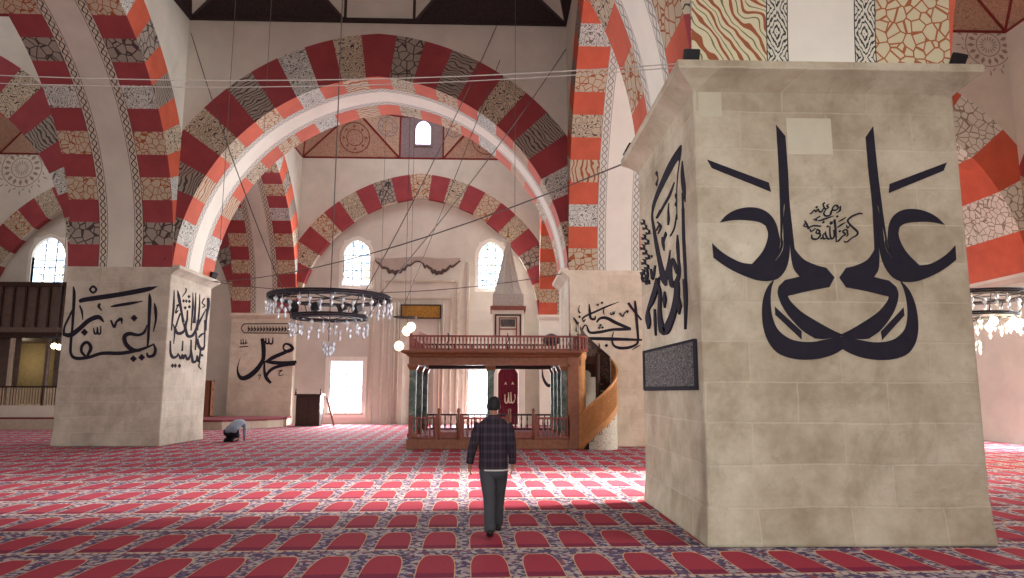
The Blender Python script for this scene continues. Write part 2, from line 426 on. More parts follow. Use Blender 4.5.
def clipx(poly, lim, keep_lt):
    out = []
    for i in range(len(poly)):
        a, b = poly[i], poly[(i + 1) % len(poly)]
        ia = a[0] <= lim if keep_lt else a[0] >= lim
        ib = b[0] <= lim if keep_lt else b[0] >= lim
        if ia: out.append(a)
        if ia != ib:
            k = (lim - a[0]) / (b[0] - a[0]); out.append(tuple(a[j] + (b[j] - a[j]) * k for j in range(4)))
    return out
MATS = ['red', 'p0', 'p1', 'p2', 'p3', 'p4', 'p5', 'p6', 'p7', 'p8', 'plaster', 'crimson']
def arch(name, P, hs, e, zc, ring, N, first_red, T=PT, faces=(1, 1), label='', cat='arch', group=None, base=(0, 0), pats=(1, 2, 3, 4), centre=True, redf=0, reds=0,
         lacem='lace_dark', blockw=.92, spats=(4, 5, 3, 1), spats2=None, first_pat=None, strip='plaster_white'):
    """two-centred arch. P(x, d, z) maps span / depth / height to the world"""
    R = hs + e; Ro = R + ring
    ta, tb = math.acos(e / R), math.acos(e / Ro)
    root = empty(name, P(0, T / 2, zc), label, cat, 'blind wall arches' if name == 'blind_arch' else 'striped arches')
    mf, mr, ml, mg = MB(), MB(), MB(), MB(); steps = 2 * N
    t00 = math.asin(max(0, (5.5 - zc) / R))
    tt = lambda i: t00 + (ta - t00) * i / steps
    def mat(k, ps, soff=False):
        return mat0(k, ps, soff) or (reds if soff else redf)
    def mat0(k, ps, soff=False):
        if first_pat is not None and k in (0, N - 1): return first_pat
        if (k % 2 == 0) == first_red: return 0
        return ps[(k // 2 + (1 if soff else 0)) % len(ps)]
    def pt(r, t, sg): return (sg * (-e + r * math.cos(t)), zc + r * math.sin(t))
    for sg in (-1, 1):
        for i in range(steps + 1):
            if i < steps:
                t0, t1 = tt(i), tt(i + 1)
                k = int((i / (2 * steps)) * N + 1e-6)
                if sg > 0: k = N - 1 - k
                if steps and i == steps: k = N // 2
                # centre block gets both half blocks
                q = [pt(R, t0, sg), pt(Ro, t0, sg), pt(Ro, t1, sg), pt(R, t1, sg)]
                uvs = [(R * t0, 0), (R * t0, ring), (R * t1, ring), (R * t1, 0)]
            else:
                k = N // 2; q = [pt(R, ta, sg), pt(Ro, ta, sg), pt(Ro, tb, sg)]; uvs = [(R * ta, 0), (R * ta, ring), (R * tb, ring)]
            poly = [(*a, *b) for a, b in zip(q, uvs)]
            poly = clipx(clipx(poly, hs, True), -hs, False)
            if len(poly) >= 3:
                for fi, d in ((0, 0), (1, T)):
                    if faces[fi]:
                        pts = [P(a[0], d, a[1]) for a in poly]
                        (mf, mr)[fi].face(pts, mat(k, pats), [(a[2] + 40 * k, a[3]) for a in poly])
            if i < steps:
                a, b = pt(R, t0, sg), pt(R, t1, sg)
                rows = ((0, blockw), (T - blockw, T)) if centre else ((0, T),)
                for ri_, (d0, d1) in enumerate(rows):
                    ps_ = spats2 if (spats2 and ri_) else spats
                    pts = [P(a[0], d0, a[1]), P(b[0], d0, b[1]), P(b[0], d1, b[1]), P(a[0], d1, a[1])]
                    (ml, mg)[ri_].face(pts, mat(k, ps_, True), [(R * t0 + 30 * k, d0), (R * t1 + 30 * k, d0), (R * t1 + 30 * k, d1), (R * t0 + 30 * k, d1)])
    for m_, nm in ((mf, 'voussoir_ring'), (mr, 'voussoir_ring'), (ml, 'soffit_blocks'), (mg, 'soffit_blocks')):
        if m_.v: m_.build(nm, [M[m] for m in MATS], root)
    if centre:
        lw = .27
        for d0 in (blockw, T - blockw - lw):
            lb = MB()
            for sg in (-1, 1):
                for i in range(steps):
                    t0, t1 = tt(i), tt(i + 1); a, b = pt(R, t0, sg), pt(R, t1, sg)
                    lb.face([P(a[0], d0, a[1]), P(b[0], d0, b[1]), P(b[0], d0 + lw, b[1]), P(a[0], d0 + lw, a[1])], 0,
                            [(R * t0, 0), (R * t1, 0), (R * t1, 1), (R * t0, 1)])
            lb.build('ornament_band', M[lacem], root)
        cb = MB(); d0, d1 = blockw + lw, T - blockw - lw
        for sg in (-1, 1):
            for i in range(steps):
                t0, t1 = tt(i), tt(i + 1); a, b = pt(R, t0, sg), pt(R, t1, sg)
                cb.face([P(a[0], d0, a[1]), P(b[0], d0, b[1]), P(b[0], d1, b[1]), P(a[0], d1, a[1])])
        cb.build('plaster_strip', M[strip], root)
    return root
def spandrel(name, P, hs, e, zc, ring, d, mat='plaster', top=CZ):
    Ro = hs + e + ring; mb = MB(); n = 48
    z = lambda x: zc + math.sqrt(max(0, Ro * Ro - (abs(x) + e) ** 2))
    for i in range(n):
        x0, x1 = -hs + 2 * hs * i / n, -hs + 2 * hs * (i + 1) / n
        mb.face([P(x0, d, z(x0)), P(x1, d, z(x1)), P(x1, d, top), P(x0, d, top)])
    return tag(mb.build(name, M[mat]), kind='structure')

def PX_(cx, y0): return lambda x, d, z: Vector((cx + x, y0 + d, z))       # spans along x
def PY_(x0, cy): return lambda x, d, z: Vector((x0 + d, cy + x, z))       # spans along y
AX = dict(e=.5, zc=5.2, ring=1.5, N=25)
AY = dict(e=1.9, zc=5.45, ring=1.22, N=27)
side = ['left', 'nave', 'right']
# arches that span between the two rows (parallel to the qibla wall)
lab = {(0, 1): 'striped arch between the far left pier and the left wall', (1, 1): 'broad red and grey striped arch spanning the far pair of piers in the centre',
       (2, 1): 'striped arch from the far right pier to the right wall, behind the big near pier', (1, 0): 'striped arch springing from the big near pier across the top of the nave',
       (0, 0): 'striped arch between the near left pier and the left wall', (2, 0): 'striped arch between the near right pier and the right wall'}
for ci, (x0, x1) in enumerate(COLS):
    for ri, y0 in enumerate((YN0, YF0)):
        P = PX_((x0 + x1) / 2, y0); hs = (x1 - x0) / 2
        kw = dict(AX)
        if ci == 2: pats, sp, cen = (9, 9, 3, 9), (9, 9, 9, 9), False; kw['N'] = 13
        else: pats, sp, cen = (1, 2, 3, 2, 6, 3), (4, 6, 5, 3), True
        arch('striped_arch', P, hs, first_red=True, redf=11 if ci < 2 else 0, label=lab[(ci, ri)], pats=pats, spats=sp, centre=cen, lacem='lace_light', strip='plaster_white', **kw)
        for d in (0, PT): spandrel('wall_' + side[ci], P, hs, kw['e'], kw['zc'], kw['ring'], d)
# arches that run towards the qibla wall
lab = {(0, 1): 'striped arch rising from the far left pier towards the viewer, with lace bands', (1, 1): 'striped arch rising above the far right pier towards the viewer, orange blocks at its foot',
       (0, 2): 'narrow striped arch from the far left pier to the pilaster with round black letters', (1, 2): 'striped arch from the far right pier to the white pilaster beside the pulpit',
       (0, 0): 'striped arch from the near left pier to the entrance wall', (1, 0): 'arch above the big near pier with bold crackle and wave blocks'}
for ai, xa in enumerate((XA0, XB0)):
    for ri, (y0, y1) in enumerate(ROWS):
        P = PY_(xa, (y0 + y1) / 2); hs = (y1 - y0) / 2
        kw = dict(AY); pats, sp, lc, fp, fr = (1, 2, 3, 6), (4, 1, 6, 4), 'lace_dark', None, True
        if ai == 1 and ri == 1: sp, lc, fr = (5, 6, 4, 3), 'lace_light', False
        if ri == 2: sp = (4, 4, 6, 4)
        if ai == 1 and ri == 0: sp, lc, fr = (8, 8), 'zig', False; kw['N'] = 15; kw['spats2'] = (7, 7)
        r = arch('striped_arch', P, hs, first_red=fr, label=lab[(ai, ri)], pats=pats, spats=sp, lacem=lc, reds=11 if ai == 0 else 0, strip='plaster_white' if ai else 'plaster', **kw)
        for d in (0, PT): spandrel('wall_' + side[ai], P, hs, kw['e'], kw['zc'], kw['ring'], d, 'plaster' if ai else 'plaster')
# ---- above the pier: the near right arch shows crackle on its right half and waves on its left half (both painted)
# blind wall arches on the qibla wall and the side walls, with recess soffit
def wall_arch(P, hs, label, ring=1.3, zc=5.0, depth=.4, N=23, pats=(4, 3, 4, 3, 1), e=.5):
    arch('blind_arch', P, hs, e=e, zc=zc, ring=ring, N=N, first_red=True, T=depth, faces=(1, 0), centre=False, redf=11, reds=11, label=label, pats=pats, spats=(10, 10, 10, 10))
    spandrel('wall_qibla', P, hs, e, zc, ring, 0)
for ci, (x0, x1) in enumerate(COLS):
    wall_arch(PX_((x0 + x1) / 2, YQ), (x1 - x0) / 2, ['dark striped blind arch on the far wall at the left edge, over the stained window', 'striped blind arch framing the mihrab wall',
              'striped blind arch on the far wall right of the pulpit'][ci])
for ri, (y0, y1) in enumerate(ROWS):
    P = (lambda cy: (lambda x, d, z: Vector((XR + d, cy + x, z))))((y0 + y1) / 2)
    wall_arch(P, (y1 - y0) / 2, 'striped blind arch on the right side wall, bay %s' % ['by the entrance', 'beside the hanging lamps', 'nearest the qibla wall'][ri], pats=(9, 3, 9, 3))
    P = (lambda cy: (lambda x, d, z: Vector((XL - d, cy + x, z))))((y0 + y1) / 2)
    wall_arch(P, (y1 - y0) / 2, 'striped blind arch on the left side wall, bay %s' % ['by the entrance', 'in the middle', 'nearest the qibla wall'][ri])

# ---- walls with openings -------------------------------------------------
def wall(name, P, u0, u1, z0, z1, holes, mat):
    us = sorted({u0, u1} | {h[0] for h in holes} | {h[1] for h in holes}); zs = sorted({z0, z1} | {h[2] for h in holes} | {h[3] for h in holes})
    mb = MB()
    for a, b in zip(us, us[1:]):
        for c, d in zip(zs, zs[1:]):
            if any(h[0] <= (a + b) / 2 <= h[1] and h[2] <= (c + d) / 2 <= h[3] for h in holes): continue
            mb.face([P(a, 0, c), P(b, 0, c), P(b, 0, d), P(a, 0, d)])
    for h in holes:                                  # reveals
        for (a, c), (b, d) in (((h[0], h[2]), (h[1], h[2])), ((h[0], h[3]), (h[1], h[3])), ((h[0], h[2]), (h[0], h[3])), ((h[1], h[2]), (h[1], h[3]))):
            mb.face([P(a, 0, c), P(a, .45, c), P(b, .45, d), P(b, 0, d)])
    return tag(mb.build(name, M[mat]), kind='structure')
def arched_pts(u0, u1, z0, z1, n=12, pointed=.25):
    """outline of an arched opening, from bottom left, clockwise over the arch"""
    h = (u1 - u0) / 2; c = (u0 + u1) / 2; e = h * pointed; R = h + e; rise = math.sqrt(R * R - e * e); zs = z1 - rise
    pts = [(u0, z0)]
    ta = math.acos(e / R)
    for i in range(n + 1): t = ta * i / n; pts.append((c + e - R * math.cos(t), zs + R * math.sin(t)))
    for i in range(n - 1, -1, -1): t = ta * i / n; pts.append((c - e + R * math.cos(t), zs + R * math.sin(t)))
    pts.append((u1, z0)); return pts
NWIN = [0]
def window(P, u0, u1, z0, z1, arched, glass, bars, label=None, fw=.1, frame='plaster_white', deep=.2, tint='iron'):
    NWIN[0] += 1
    c = P((u0 + u1) / 2, 0, z0); root = empty('window_%d' % NWIN[0], c); root['kind'] = 'structure'
    pts = arched_pts(u0, u1, z0, z1) if arched else [(u0, z0), (u0, z1), (u1, z1), (u1, z0)]
    cu, cz = (u0 + u1) / 2, (z0 + z1) / 2
    # pane
    mb = MB(); mb.face([P(a, deep, b) for a, b in pts]); mb.build('pane', M[glass], root)
    # frame following the outline, with real depth
    fr = MB(); k = len(pts)
    outp = [(cu + (a - cu) * (1 + 2 * fw / (u1 - u0)), (cz + (b - cz) * (1 + 2 * fw / (z1 - z0)))) for a, b in pts]
    for i in range(k):
        j = (i + 1) % k
        a, b, c2, d = pts[i], pts[j], outp[j], outp[i]
        fr.face([P(a[0], -.05, a[1]), P(b[0], -.05, b[1]), P(c2[0], -.05, c2[1]), P(d[0], -.05, d[1])])
        fr.face([P(d[0], -.05, d[1]), P(c2[0], -.05, c2[1]), P(c2[0], 0.01, c2[1]), P(d[0], 0.01, d[1])])
        fr.face([P(a[0], -.05, a[1]), P(a[0], deep + .02, a[1]), P(b[0], deep + .02, b[1]), P(b[0], -.05, b[1])])
    if arched:      # fill the two upper corners of the rectangular hole
        mid = len(pts) // 2
        for s_, half in ((u0, pts[1:mid + 1]), (u1, pts[mid:-1][::-1])):
            for a, b in zip(half, half[1:]):
                fr.face([P(a[0], -.001, a[1]), P(b[0], -.001, b[1]), P(b[0] if False else s_, -.001, z1)])
    fr.build('window_frame', M[frame], root)
    bm_ = MB(); nu, nz = bars
    def topz(u):
        if not arched: return z1
        for a, b in zip(pts, pts[1:]):
            if min(a[0], b[0]) <= u <= max(a[0], b[0]) and a[0] != b[0]: return a[1] + (b[1] - a[1]) * (u - a[0]) / (b[0] - a[0])
        return z1
    for i in range(1, nu):
        u = u0 + (u1 - u0) * i / nu; bm_.tube([P(u, deep - .04, z0), P(u, deep - .04, topz(u))], .022, 6)
    for i in range(1, nz):
        z = z0 + (z1 - z0) * i / nz
        if arched and z > z1 - (u1 - u0) * .5: continue
        bm_.tube([P(u0, deep - .05, z), P(u1, deep - .05, z)], .02, 6)
    if bm_.v: bm_.build('glazing_bar', M[tint], root)
    if not arched:
        sl = MB(); a = P(u0 - .12, -.1, z0 - .08); b = P(u1 + .12, .2, z0)
        sl.box((min(a.x, b.x), min(a.y, b.y), a.z), (max(a.x, b.x), max(a.y, b.y), b.z)); sl.build('window_sill', M['sill'], root)
    return root
PQ = lambda u, d, z: Vector((u, YQB + d, z))
holes = [(-8.28, -6.62, .56, 3.18), (-1.32, -.1, .38, 2.7), (-7.8, -6.42, 7.1, 9.5), (-.75, .55, 7.0, 9.45), (-4.6, -3.0, 0, 4.75)]
wall('wall_qibla', PQ, XA1, XB0, 0, 13.7, holes, 'plaster')
window(PQ, *holes[0], False, 'pane', (2, 4), fw=.22)
window(PQ, *holes[1], False, 'pane', (1, 1), fw=.2)
window(PQ, *holes[2], True, 'stained', (3, 6), fw=.2)
window(PQ, *holes[3], True, 'stained', (3, 6), fw=.2)
# left bay of the qibla wall, right bay
hl = [(-23.75, -22.05, 7.15, 9.5), (-18.0, -16.4, 7.15, 9.5), (-15.8, -14.4, .6, 3.2)]
wall('wall_qibla', PQ, XL, XA0, 0, 13.7, hl[:2], 'plaster')
window(PQ, *hl[0], True, 'stained', (3, 6), fw=.18); window(PQ, *hl[1], True, 'stained', (3, 6), fw=.18)
hr = [(9.0, 10.6, .6, 3.3), (13.0, 14.6, .6, 3.3), (8.6, 9.9, 7.1, 9.5), (13.2, 14.5, 7.1, 9.5)]
wall('wall_qibla', PQ, XB1, XR, 0, 13.7, hr, 'plaster')
for i, h in enumerate(hr): window(PQ, *h, i > 1, 'pane' if i < 2 else 'stained', (2, 4), fw=.18)
PR = lambda u, d, z: Vector((XR + .4 + d, u, z)); PL = lambda u, d, z: Vector((XL - .4 - d, u, z))
hw = [(13.9, 16.1, 2.5, 5.9), (27.2, 29.8, 2.5, 6.1), (18.8, 20.8, 1.1, 4.1)]
hwl = [(13.8, 16.2, 2.5, 5.9)]  # added unseen window with a glowing pane, brightens the near pier's flank
for y0, y1 in ROWS:
    wall('wall_right', PR, y0, y1, 0, 13.7, [h for h in hw if y0 < h[0] < y1], 'plaster')
    wall('wall_left', PL, y0, y1, 0, 13.7, [h for h in hwl if y0 < h[0] < y1], 'plaster')
for h in hw: window(PR, *h, False, 'day_pane', (2, 4), fw=.15, deep=.35)
for h in hwl: window(PL, *h, False, 'day_pane', (2, 4), fw=.15, deep=.35)
# entrance wall behind the photographer
PB = lambda u, d, z: Vector((u, YB - d, z))
wall('wall_entrance', PB, XL, XR, 0, 13.7, [(-3.6, 1.6, 0, 4.6)], 'plaster')
d1 = empty('door_1', (-1, YB - .3, 0)); d1['kind'] = 'structure'
MB().face([(-3.6, YB - .4, 0), (1.6, YB - .4, 0), (1.6, YB - .4, 4.6), (-3.6, YB - .4, 4.6)]).build('pane', M['day_pane'], d1)

# ---- pilasters on the walls ------------------------------------------------
def pilaster(x0, y0, x1, y1, label, over, mat='stone_pale'):
    t = empty('pilaster', ((x0 + x1) / 2, (y0 + y1) / 2, 0), label, 'pilaster', 'wall pilasters')
    MB().box((x0, y0, 0), (x1, y1, 5.3)).build('shaft', M[mat], t, bevel=.02)
    a = MB(); o = .1
    lo = [(x0, y0), (x1, y0), (x1, y1), (x0, y1)]
    hi = [(x0 - o * over[0], y0 - o * over[1]), (x1 + o * over[2], y0 - o * over[1]), (x1 + o * over[2], y1), (x0 - o * over[0], y1)]
    a.loft([[(*p, 5.3) for p in lo], [(*p, 5.46) for p in hi], [(*p, 5.57) for p in hi]]).build('cornice', M[mat], t)
    return t
pilM = pilaster(XA0, YQ, XA1, YQ + .38, 'beige wall pilaster with large round black calligraphy under a small cartouche', (1, 1, 1))
pilR = pilaster(XB0, YQ, XB1, YQ + .38, 'white wall pilaster beside the pulpit', (1, 1, 1), 'plaster_white')
for y0, nm in ((YN0, 'near the entrance'), (YF0, 'behind the hanging lamps')):
    pilaster(XR, y0, XR + .38, y0 + PT, 'pinkish wall pilaster on the right wall ' + nm, (1, 1, 0), 'plaster')
    pilaster(XL - .38, y0, XL, y0 + PT, 'wall pilaster on the left wall ' + ('near the entrance' if y0 < 10 else 'beyond the far left pier'), (0, 1, 1), 'plaster')
MB().box((XR, YF1, 5.45), (XR + .4, YQ, 5.6)).build('trim_1', M['plaster'])['kind'] = 'structure'
MB().box((XR - .06, YN1, 5.43), (XR + .4, YF0, 5.57)).build('trim_2', M['plaster'])['kind'] = 'structure'

# ---- the four great piers --------------------------------------------------
def pier(x0, y0, label, mat, o, over):
    x1, y1 = x0 + PT, y0 + PT
    t = empty('pier', ((x0 + x1) / 2, (y0 + y1) / 2, 0), label, 'pier', 'great stone piers')
    s = MB(); n = 10; rings = []
    random.seed(int(abs(x0) * 10 + y0))
    for k in range(n + 1):
        z = 5.32 * k / n; f = .035 * max(0, 1 - z / .5)
        rings.append([(x0 - f, y0 - f, z), (x1 + f, y0 - f, z), (x1 + f, y1 + f, z), (x0 - f, y1 + f, z)])
    s.loft(rings).build('shaft', M[mat], t, bevel=.035)
    l, fr, r, b = [o * k for k in over]
    prof = [(0, 5.28), (.12, 5.31), (.55, 5.40), (.97, 5.47), (1, 5.485), (1, 5.57)]
    c = MB().loft([[(x0 - l * k, y0 - fr * k, z), (x1 + r * k, y0 - fr * k, z), (x1 + r * k, y1 + b * k, z), (x0 - l * k, y1 + b * k, z)] for k, z in prof])
    c.build('cornice', M[mat], t)
    return t
pNR = pier(XB0, YN0, 'huge stone pier in the right foreground with mirrored black calligraphy', 'stone', .24, (1, 1, 1, 1))
pFL = pier(XA0, YF0, 'large square stone pier on the left with black calligraphy on two sides', 'stone_dull', .24, (.0, .0, 1, .5))
pFR = pier(XB0, YF0, 'stone pier behind the spiral stair, right of centre', 'stone_pale', .24, (1, .0, 0, .3))
pNL = pier(XA0, YN0, 'stone pier left of the photographer, outside the picture', 'stone_dull', .24, (0, 0, 1, 1))
# lighter repair patches on the near pier
for a, b in (((698, 92), (722, 117)), ((786, 118), (833, 155))):
    p, q = ony(*a, YN0), ony(*b, YN0)
    MB().box((p.x, YN0 - .004, q.z), (q.x, YN0 + .01, p.z)).build('plaster_patch', M['patch'], pNR, bevel=.003)

# ---- domes -----------------------------------------------------------------
def bay(ci, ri, dark=False, detail=False):
    x0, x1 = COLS[ci]; y0, y1 = ROWS[ri]; cx, cy = (x0 + x1) / 2, (y0 + y1) / 2; hx, hy = (x1 - x0) / 2, (y1 - y0) / 2
    TOP = CZ + 2.3; pan, apx = 1.15, 3.35; ins = .9
    # border dashes along the square
    root = empty('ceiling', (cx, cy, CZ)); root['kind'] = 'structure'
    A, B, V = MB(), MB(), MB()      # triangles, panels, borders
    sides = []
    U = MB()
    for k in range(4):
        h, d = (hx, hy) if k % 2 == 0 else (hy, hx)
        rot = [lambda u, v: (u, -v), lambda u, v: (v, u), lambda u, v: (-u, v), lambda u, v: (-v, -u)][k]
        W = lambda u, v, z, rot=rot: Vector((cx + rot(u, v)[0], cy + rot(u, v)[1], z))
        s_ = apx / 6.2 * h
        sides.append(dict(W=W, h=h, d=d, C0=W(-h, d, CZ), C1=W(h, d, CZ), P1=W(-pan, d, CZ), P2=W(pan, d, CZ), T1=W(-pan, d, TOP), T2=W(pan, d, TOP),
                          S1=W(-s_, d - ins, TOP), S2=W(s_, d - ins, TOP)))
    lines = []; med = []
    ring = []
    for k, s_ in enumerate(sides):
        B.face([s_['P1'], s_['P2'], s_['T2'], s_['T1']])
        A.face([s_['P1'], s_['T1'], s_['S1']]); U.face([s_['C0'], s_['P1'], s_['S1']])
        A.face([s_['P2'], s_['S2'], s_['T2']]); U.face([s_['C1'], s_['S2'], s_['P2']])
        nx = sides[(k + 1) % 4]
        A.face([s_['C1'], nx['S1'], s_['S2']])
        ring += [s_['S1'], s_['T1'], s_['T2'], s_['S2']]
        lines += [(s_['C0'], s_['C1']), (s_['P1'], s_['T1']), (s_['P2'], s_['T2']), (s_['P1'], s_['S1']), (s_['P2'], s_['S2']), (s_['C0'], s_['S1']), (s_['C1'], s_['S2']),
                  (s_['S1'], s_['T1']), (s_['T1'], s_['T2']), (s_['T2'], s_['S2']), (s_['S2'], nx['S1'])]
        med += [(s_['C0'], s_['P1'], s_['S1']), (s_['C1'], s_['P2'], s_['S2']), (s_['P1'], s_['T1'], s_['S1']), (s_['P2'], s_['T2'], s_['S2']), (s_['C1'], nx['S1'], s_['S2'])]
    for mb_, nm, mt in ((A, 'folded_triangle', 'plaster' if dark else 'orn'), (U, 'broad_triangle', 'orn_dark' if dark else 'orn'), (B, 'drum_panel', 'plaster' if dark else 'orn_grey')):
        for f_ in mb_.f: MB().face([mb_.v[i] for i in f_]).build(nm, M[mt], root)
    for a, b in lines: MB().tube([a, b], .055, 4).build('border_strip', M['dark_wood' if dark else 'trim_red'], root)
    # dome shell
    D = MB(); n = len(ring); c = Vector((cx, cy, TOP)); rings = [ring]
    for t in (15, 30, 45, 60, 75, 88):
        rr = math.cos(math.radians(t)); zz = math.sin(math.radians(t)) * 5.2
        R_ = []
        for j, p in enumerate(ring):
            v = p - c; a = math.atan2(v.y, v.x); k = min(1, t / 30)
            r = v.length * (1 - k) + (min(hx, hy) - .2) * k
            R_.append(c + Vector((math.cos(a) * r * rr, math.sin(a) * r * rr, zz)))
        rings.append(R_)
    D.loft(rings, cap=False).build('dome_shell', M['orn_grey' if detail else 'plaster'], root)
    if detail:
        for tri in med:
            a, b, c3 = tri; ctr = (a + b + c3) / 3; nrm = (b - a).cross(c3 - a).normalized()
            if nrm.dot(Vector((cx, cy, CZ)) - ctr) < 0: nrm = -nrm
            la, lb, lc = (b - c3).length, (a - c3).length, (a - b).length
            area_ = (b - a).cross(c3 - a).length / 2; r = 2 * area_ / (la + lb + lc) * .78
            inc = (a * la + b * lb + c3 * lc) / (la + lb + lc) + nrm * .02
            ux = (b - a).normalized(); uy = nrm.cross(ux)
            m = MB(); n_ = 28
            for r0, r1 in ((.93, 1), (.5, .55)):
                for j in range(n_):
                    a0, a1 = 2 * PI * j / n_, 2 * PI * (j + 1) / n_
                    pt = lambda rr, an: inc + (ux * math.cos(an) + uy * math.sin(an)) * rr * r
                    m.face([pt(r0, a0), pt(r1, a0), pt(r1, a1), pt(r0, a1)])
            for j in range(8):
                an = 2 * PI * j / 8
                m.face([pt(.78, an - .13), pt(.78, an + .13), pt(.6, an)])
            m.build('medallion', M['medal_red' if area_ > 3.5 else 'medal'], root)
    return root, sides
for ci in range(3):
    for ri in range(3):
        if ci == 0 and ri == 0: continue
        r, sd = bay(ci, ri, dark=(ri == 1 and ci == 1), detail=(ri == 2 and ci == 1))
        if ri == 2 and ci == 1:
            # little arched window in the panel of the qibla side (side index 2 faces -y from y1)
            Pd = lambda u, d, z: Vector((u, YQ + d - .03, z))
            window(Pd, -4.15, -3.35, CZ + .75, CZ + 2.05, True, 'blue_pane', (1, 1), fw=.1, deep=-.02, frame='orn_grey')
# dotted cornice strip of the middle bay
for nm, a, b in (('trim_3', (XA1, YF0 - .1, CZ - .08), (XB0, YF0, CZ + .06)), ('trim_4', (XA1, YN1, CZ - .08), (XA1 + .1, YF0, CZ + .06)), ('trim_5', (XB0 - .1, YN1, CZ - .08), (XB0, YF0, CZ + .06))):
    MB().box(a, b).build(nm, M['orn_dark'])['kind'] = 'structure'
for k, x in enumerate((XA0, XB0)):
    pass
# roof slabs over the thickness of the arches keep daylight out of the joints
c_ = MB()
for y0 in (YN0, YF0): c_.face([(XL - .5, y0, CZ), (XR + .5, y0, CZ), (XR + .5, y0 + PT, CZ), (XL - .5, y0 + PT, CZ)])
for x0 in (XA0, XB0): c_.face([(x0, YB, CZ + .01), (x0 + PT, YB, CZ + .01), (x0 + PT, YQ + 1, CZ + .01), (x0, YQ + 1, CZ + .01)])
tag(c_.build('ceiling', M['plaster']), kind='structure')

# ================================================================== painted calligraphy
def catmull(pts, sub=5, closed=False):
    n = len(pts); out = []
    rng = range(n if closed else n - 1)
    for i in rng:
        g = lambda k: pts[k % n] if closed else pts[max(0, min(n - 1, k))]
        p0, p1, p2, p3 = g(i - 1), g(i), g(i + 1), g(i + 2)
        if p1 == p2: continue
        if p0 == p1: p0 = tuple(2 * a - b for a, b in zip(p1, p2))
        if p3 == p2: p3 = tuple(2 * a - b for a, b in zip(p2, p1))
        for j in range(sub):
            t = j / sub
            out.append(tuple(.5 * (2 * b + (c - a) * t + (2 * a - 5 * b + 4 * c - d) * t * t + (3 * b - a - 3 * c + d) * t ** 3) for a, b, c, d in zip(p0, p1, p2, p3)))
    if not closed: out.append(pts[-1])
    return out
def signed(pts): return sum(a[0] * b[1] - b[0] * a[1] for a, b in zip(pts, pts[1:] + pts[:1])) / 2
def smart(pts, sub=4, lim=29):
    """round the gentle bends of an outline and keep its sharp corners"""
    n = len(pts); cor = []
    for i in range(n):
        a, b, c = pts[i - 1], pts[i], pts[(i + 1) % n]
        d = abs(math.degrees(math.atan2((b[0] - a[0]) * (c[1] - b[1]) - (b[1] - a[1]) * (c[0] - b[0]), (b[0] - a[0]) * (c[0] - b[0]) + (b[1] - a[1]) * (c[1] - b[1]))))
        if d > lim: cor.append(i)
    if not cor: return catmull(pts, sub, True)
    out = []
    for k, i in enumerate(cor):
        j = cor[(k + 1) % len(cor)]; run = [pts[i]]
        m = i
        while True:
            m = (m + 1) % n; run.append(pts[m])
            if m == j: break
        out += (catmull(run, sub)[:-1] if len(run) > 2 else run[:-1])
    return out
class Ink:
    """strokes and shapes traced in a frame, laid on a wall plane as a 6 mm thick coat of paint"""
    def __init__(s, to_plane, normal, fr=(0, 0, 1), th=.006):
        s.tp = to_plane; s.nr = Vector(normal); s.fr = fr; s.mb = MB(); s.th = th
    def frame(s, ox, oy, k): s.fr = (ox, oy, k); return s
    def W(s, p, lift=None):
        q = s.tp(s.fr[0] + p[0] / s.fr[2], s.fr[1] + p[1] / s.fr[2])
        return q + s.nr * (s.th if lift is None else lift)
    def poly(s, pts, sub=4, closed_smooth=True, mirror=None):
        s.th += .0004
        pp = catmull(pts, sub, True) if closed_smooth else list(pts)
        V3 = [s.W(p) for p in pp]; B3 = [s.W(p, 0) for p in pp]
        if mirror: V3 = [mirror(v) for v in V3]; B3 = [mirror(v) for v in B3]
        flat_ = [Vector((p[0], p[1], 0)) for p in pp]
        tris = tessellate_polygon([flat_]); n0 = len(V3)
        s.mb.mesh(V3 + B3, [tuple(t) for t in tris] + [(i, (i + 1) % n0, n0 + (i + 1) % n0, n0 + i) for i in range(n0)])
        return s
    def stroke(s, pts, sub=5, wm=1.0):
        s.th += .0004
        pp = catmull([tuple(p) for p in pts], sub) if len(pts) > 2 else list(pts)
        L, R = [], []
        for i, p in enumerate(pp):
            a = pp[max(0, i - 1)]; b = pp[min(len(pp) - 1, i + 1)]
            dx, dy = b[0] - a[0], b[1] - a[1]; l = math.hypot(dx, dy) or 1; w_ = max(1, p[2]) * wm / 2
            L.append((p[0] - dy / l * w_, p[1] + dx / l * w_)); R.append((p[0] + dy / l * w_, p[1] - dx / l * w_))
        LT = [s.W(p) for p in L]; RT = [s.W(p) for p in R]; LB = [s.W(p, 0) for p in L]; RB = [s.W(p, 0) for p in R]; n = len(L)
        f = []
        for i in range(n - 1):
            f += [(i, i + 1, n + i + 1, n + i), (2 * n + i, i, i + 1, 2 * n + i + 1), (n + i, n + i + 1, 3 * n + i + 1, 3 * n + i)]
        f += [(0, n, 3 * n, 2 * n), (n - 1, 2 * n - 1, 4 * n - 1, 3 * n - 1)]
        s.mb.mesh([*LT, *RT, *LB, *RB], f); return s
    def many(s, L, wm=1.0):
        for p in L: s.stroke(p, wm=wm)
        return s
    def dia(s, x, y, w_, h=None, r=.12):
        h = h or w_; s.poly([(x - w_ / 2, y), (x, y - h / 2), (x + w_ / 2, y), (x, y + h / 2)], closed_smooth=False); return s
    def build(s, name, mat, parent): return s.mb.build(name, mat, parent)

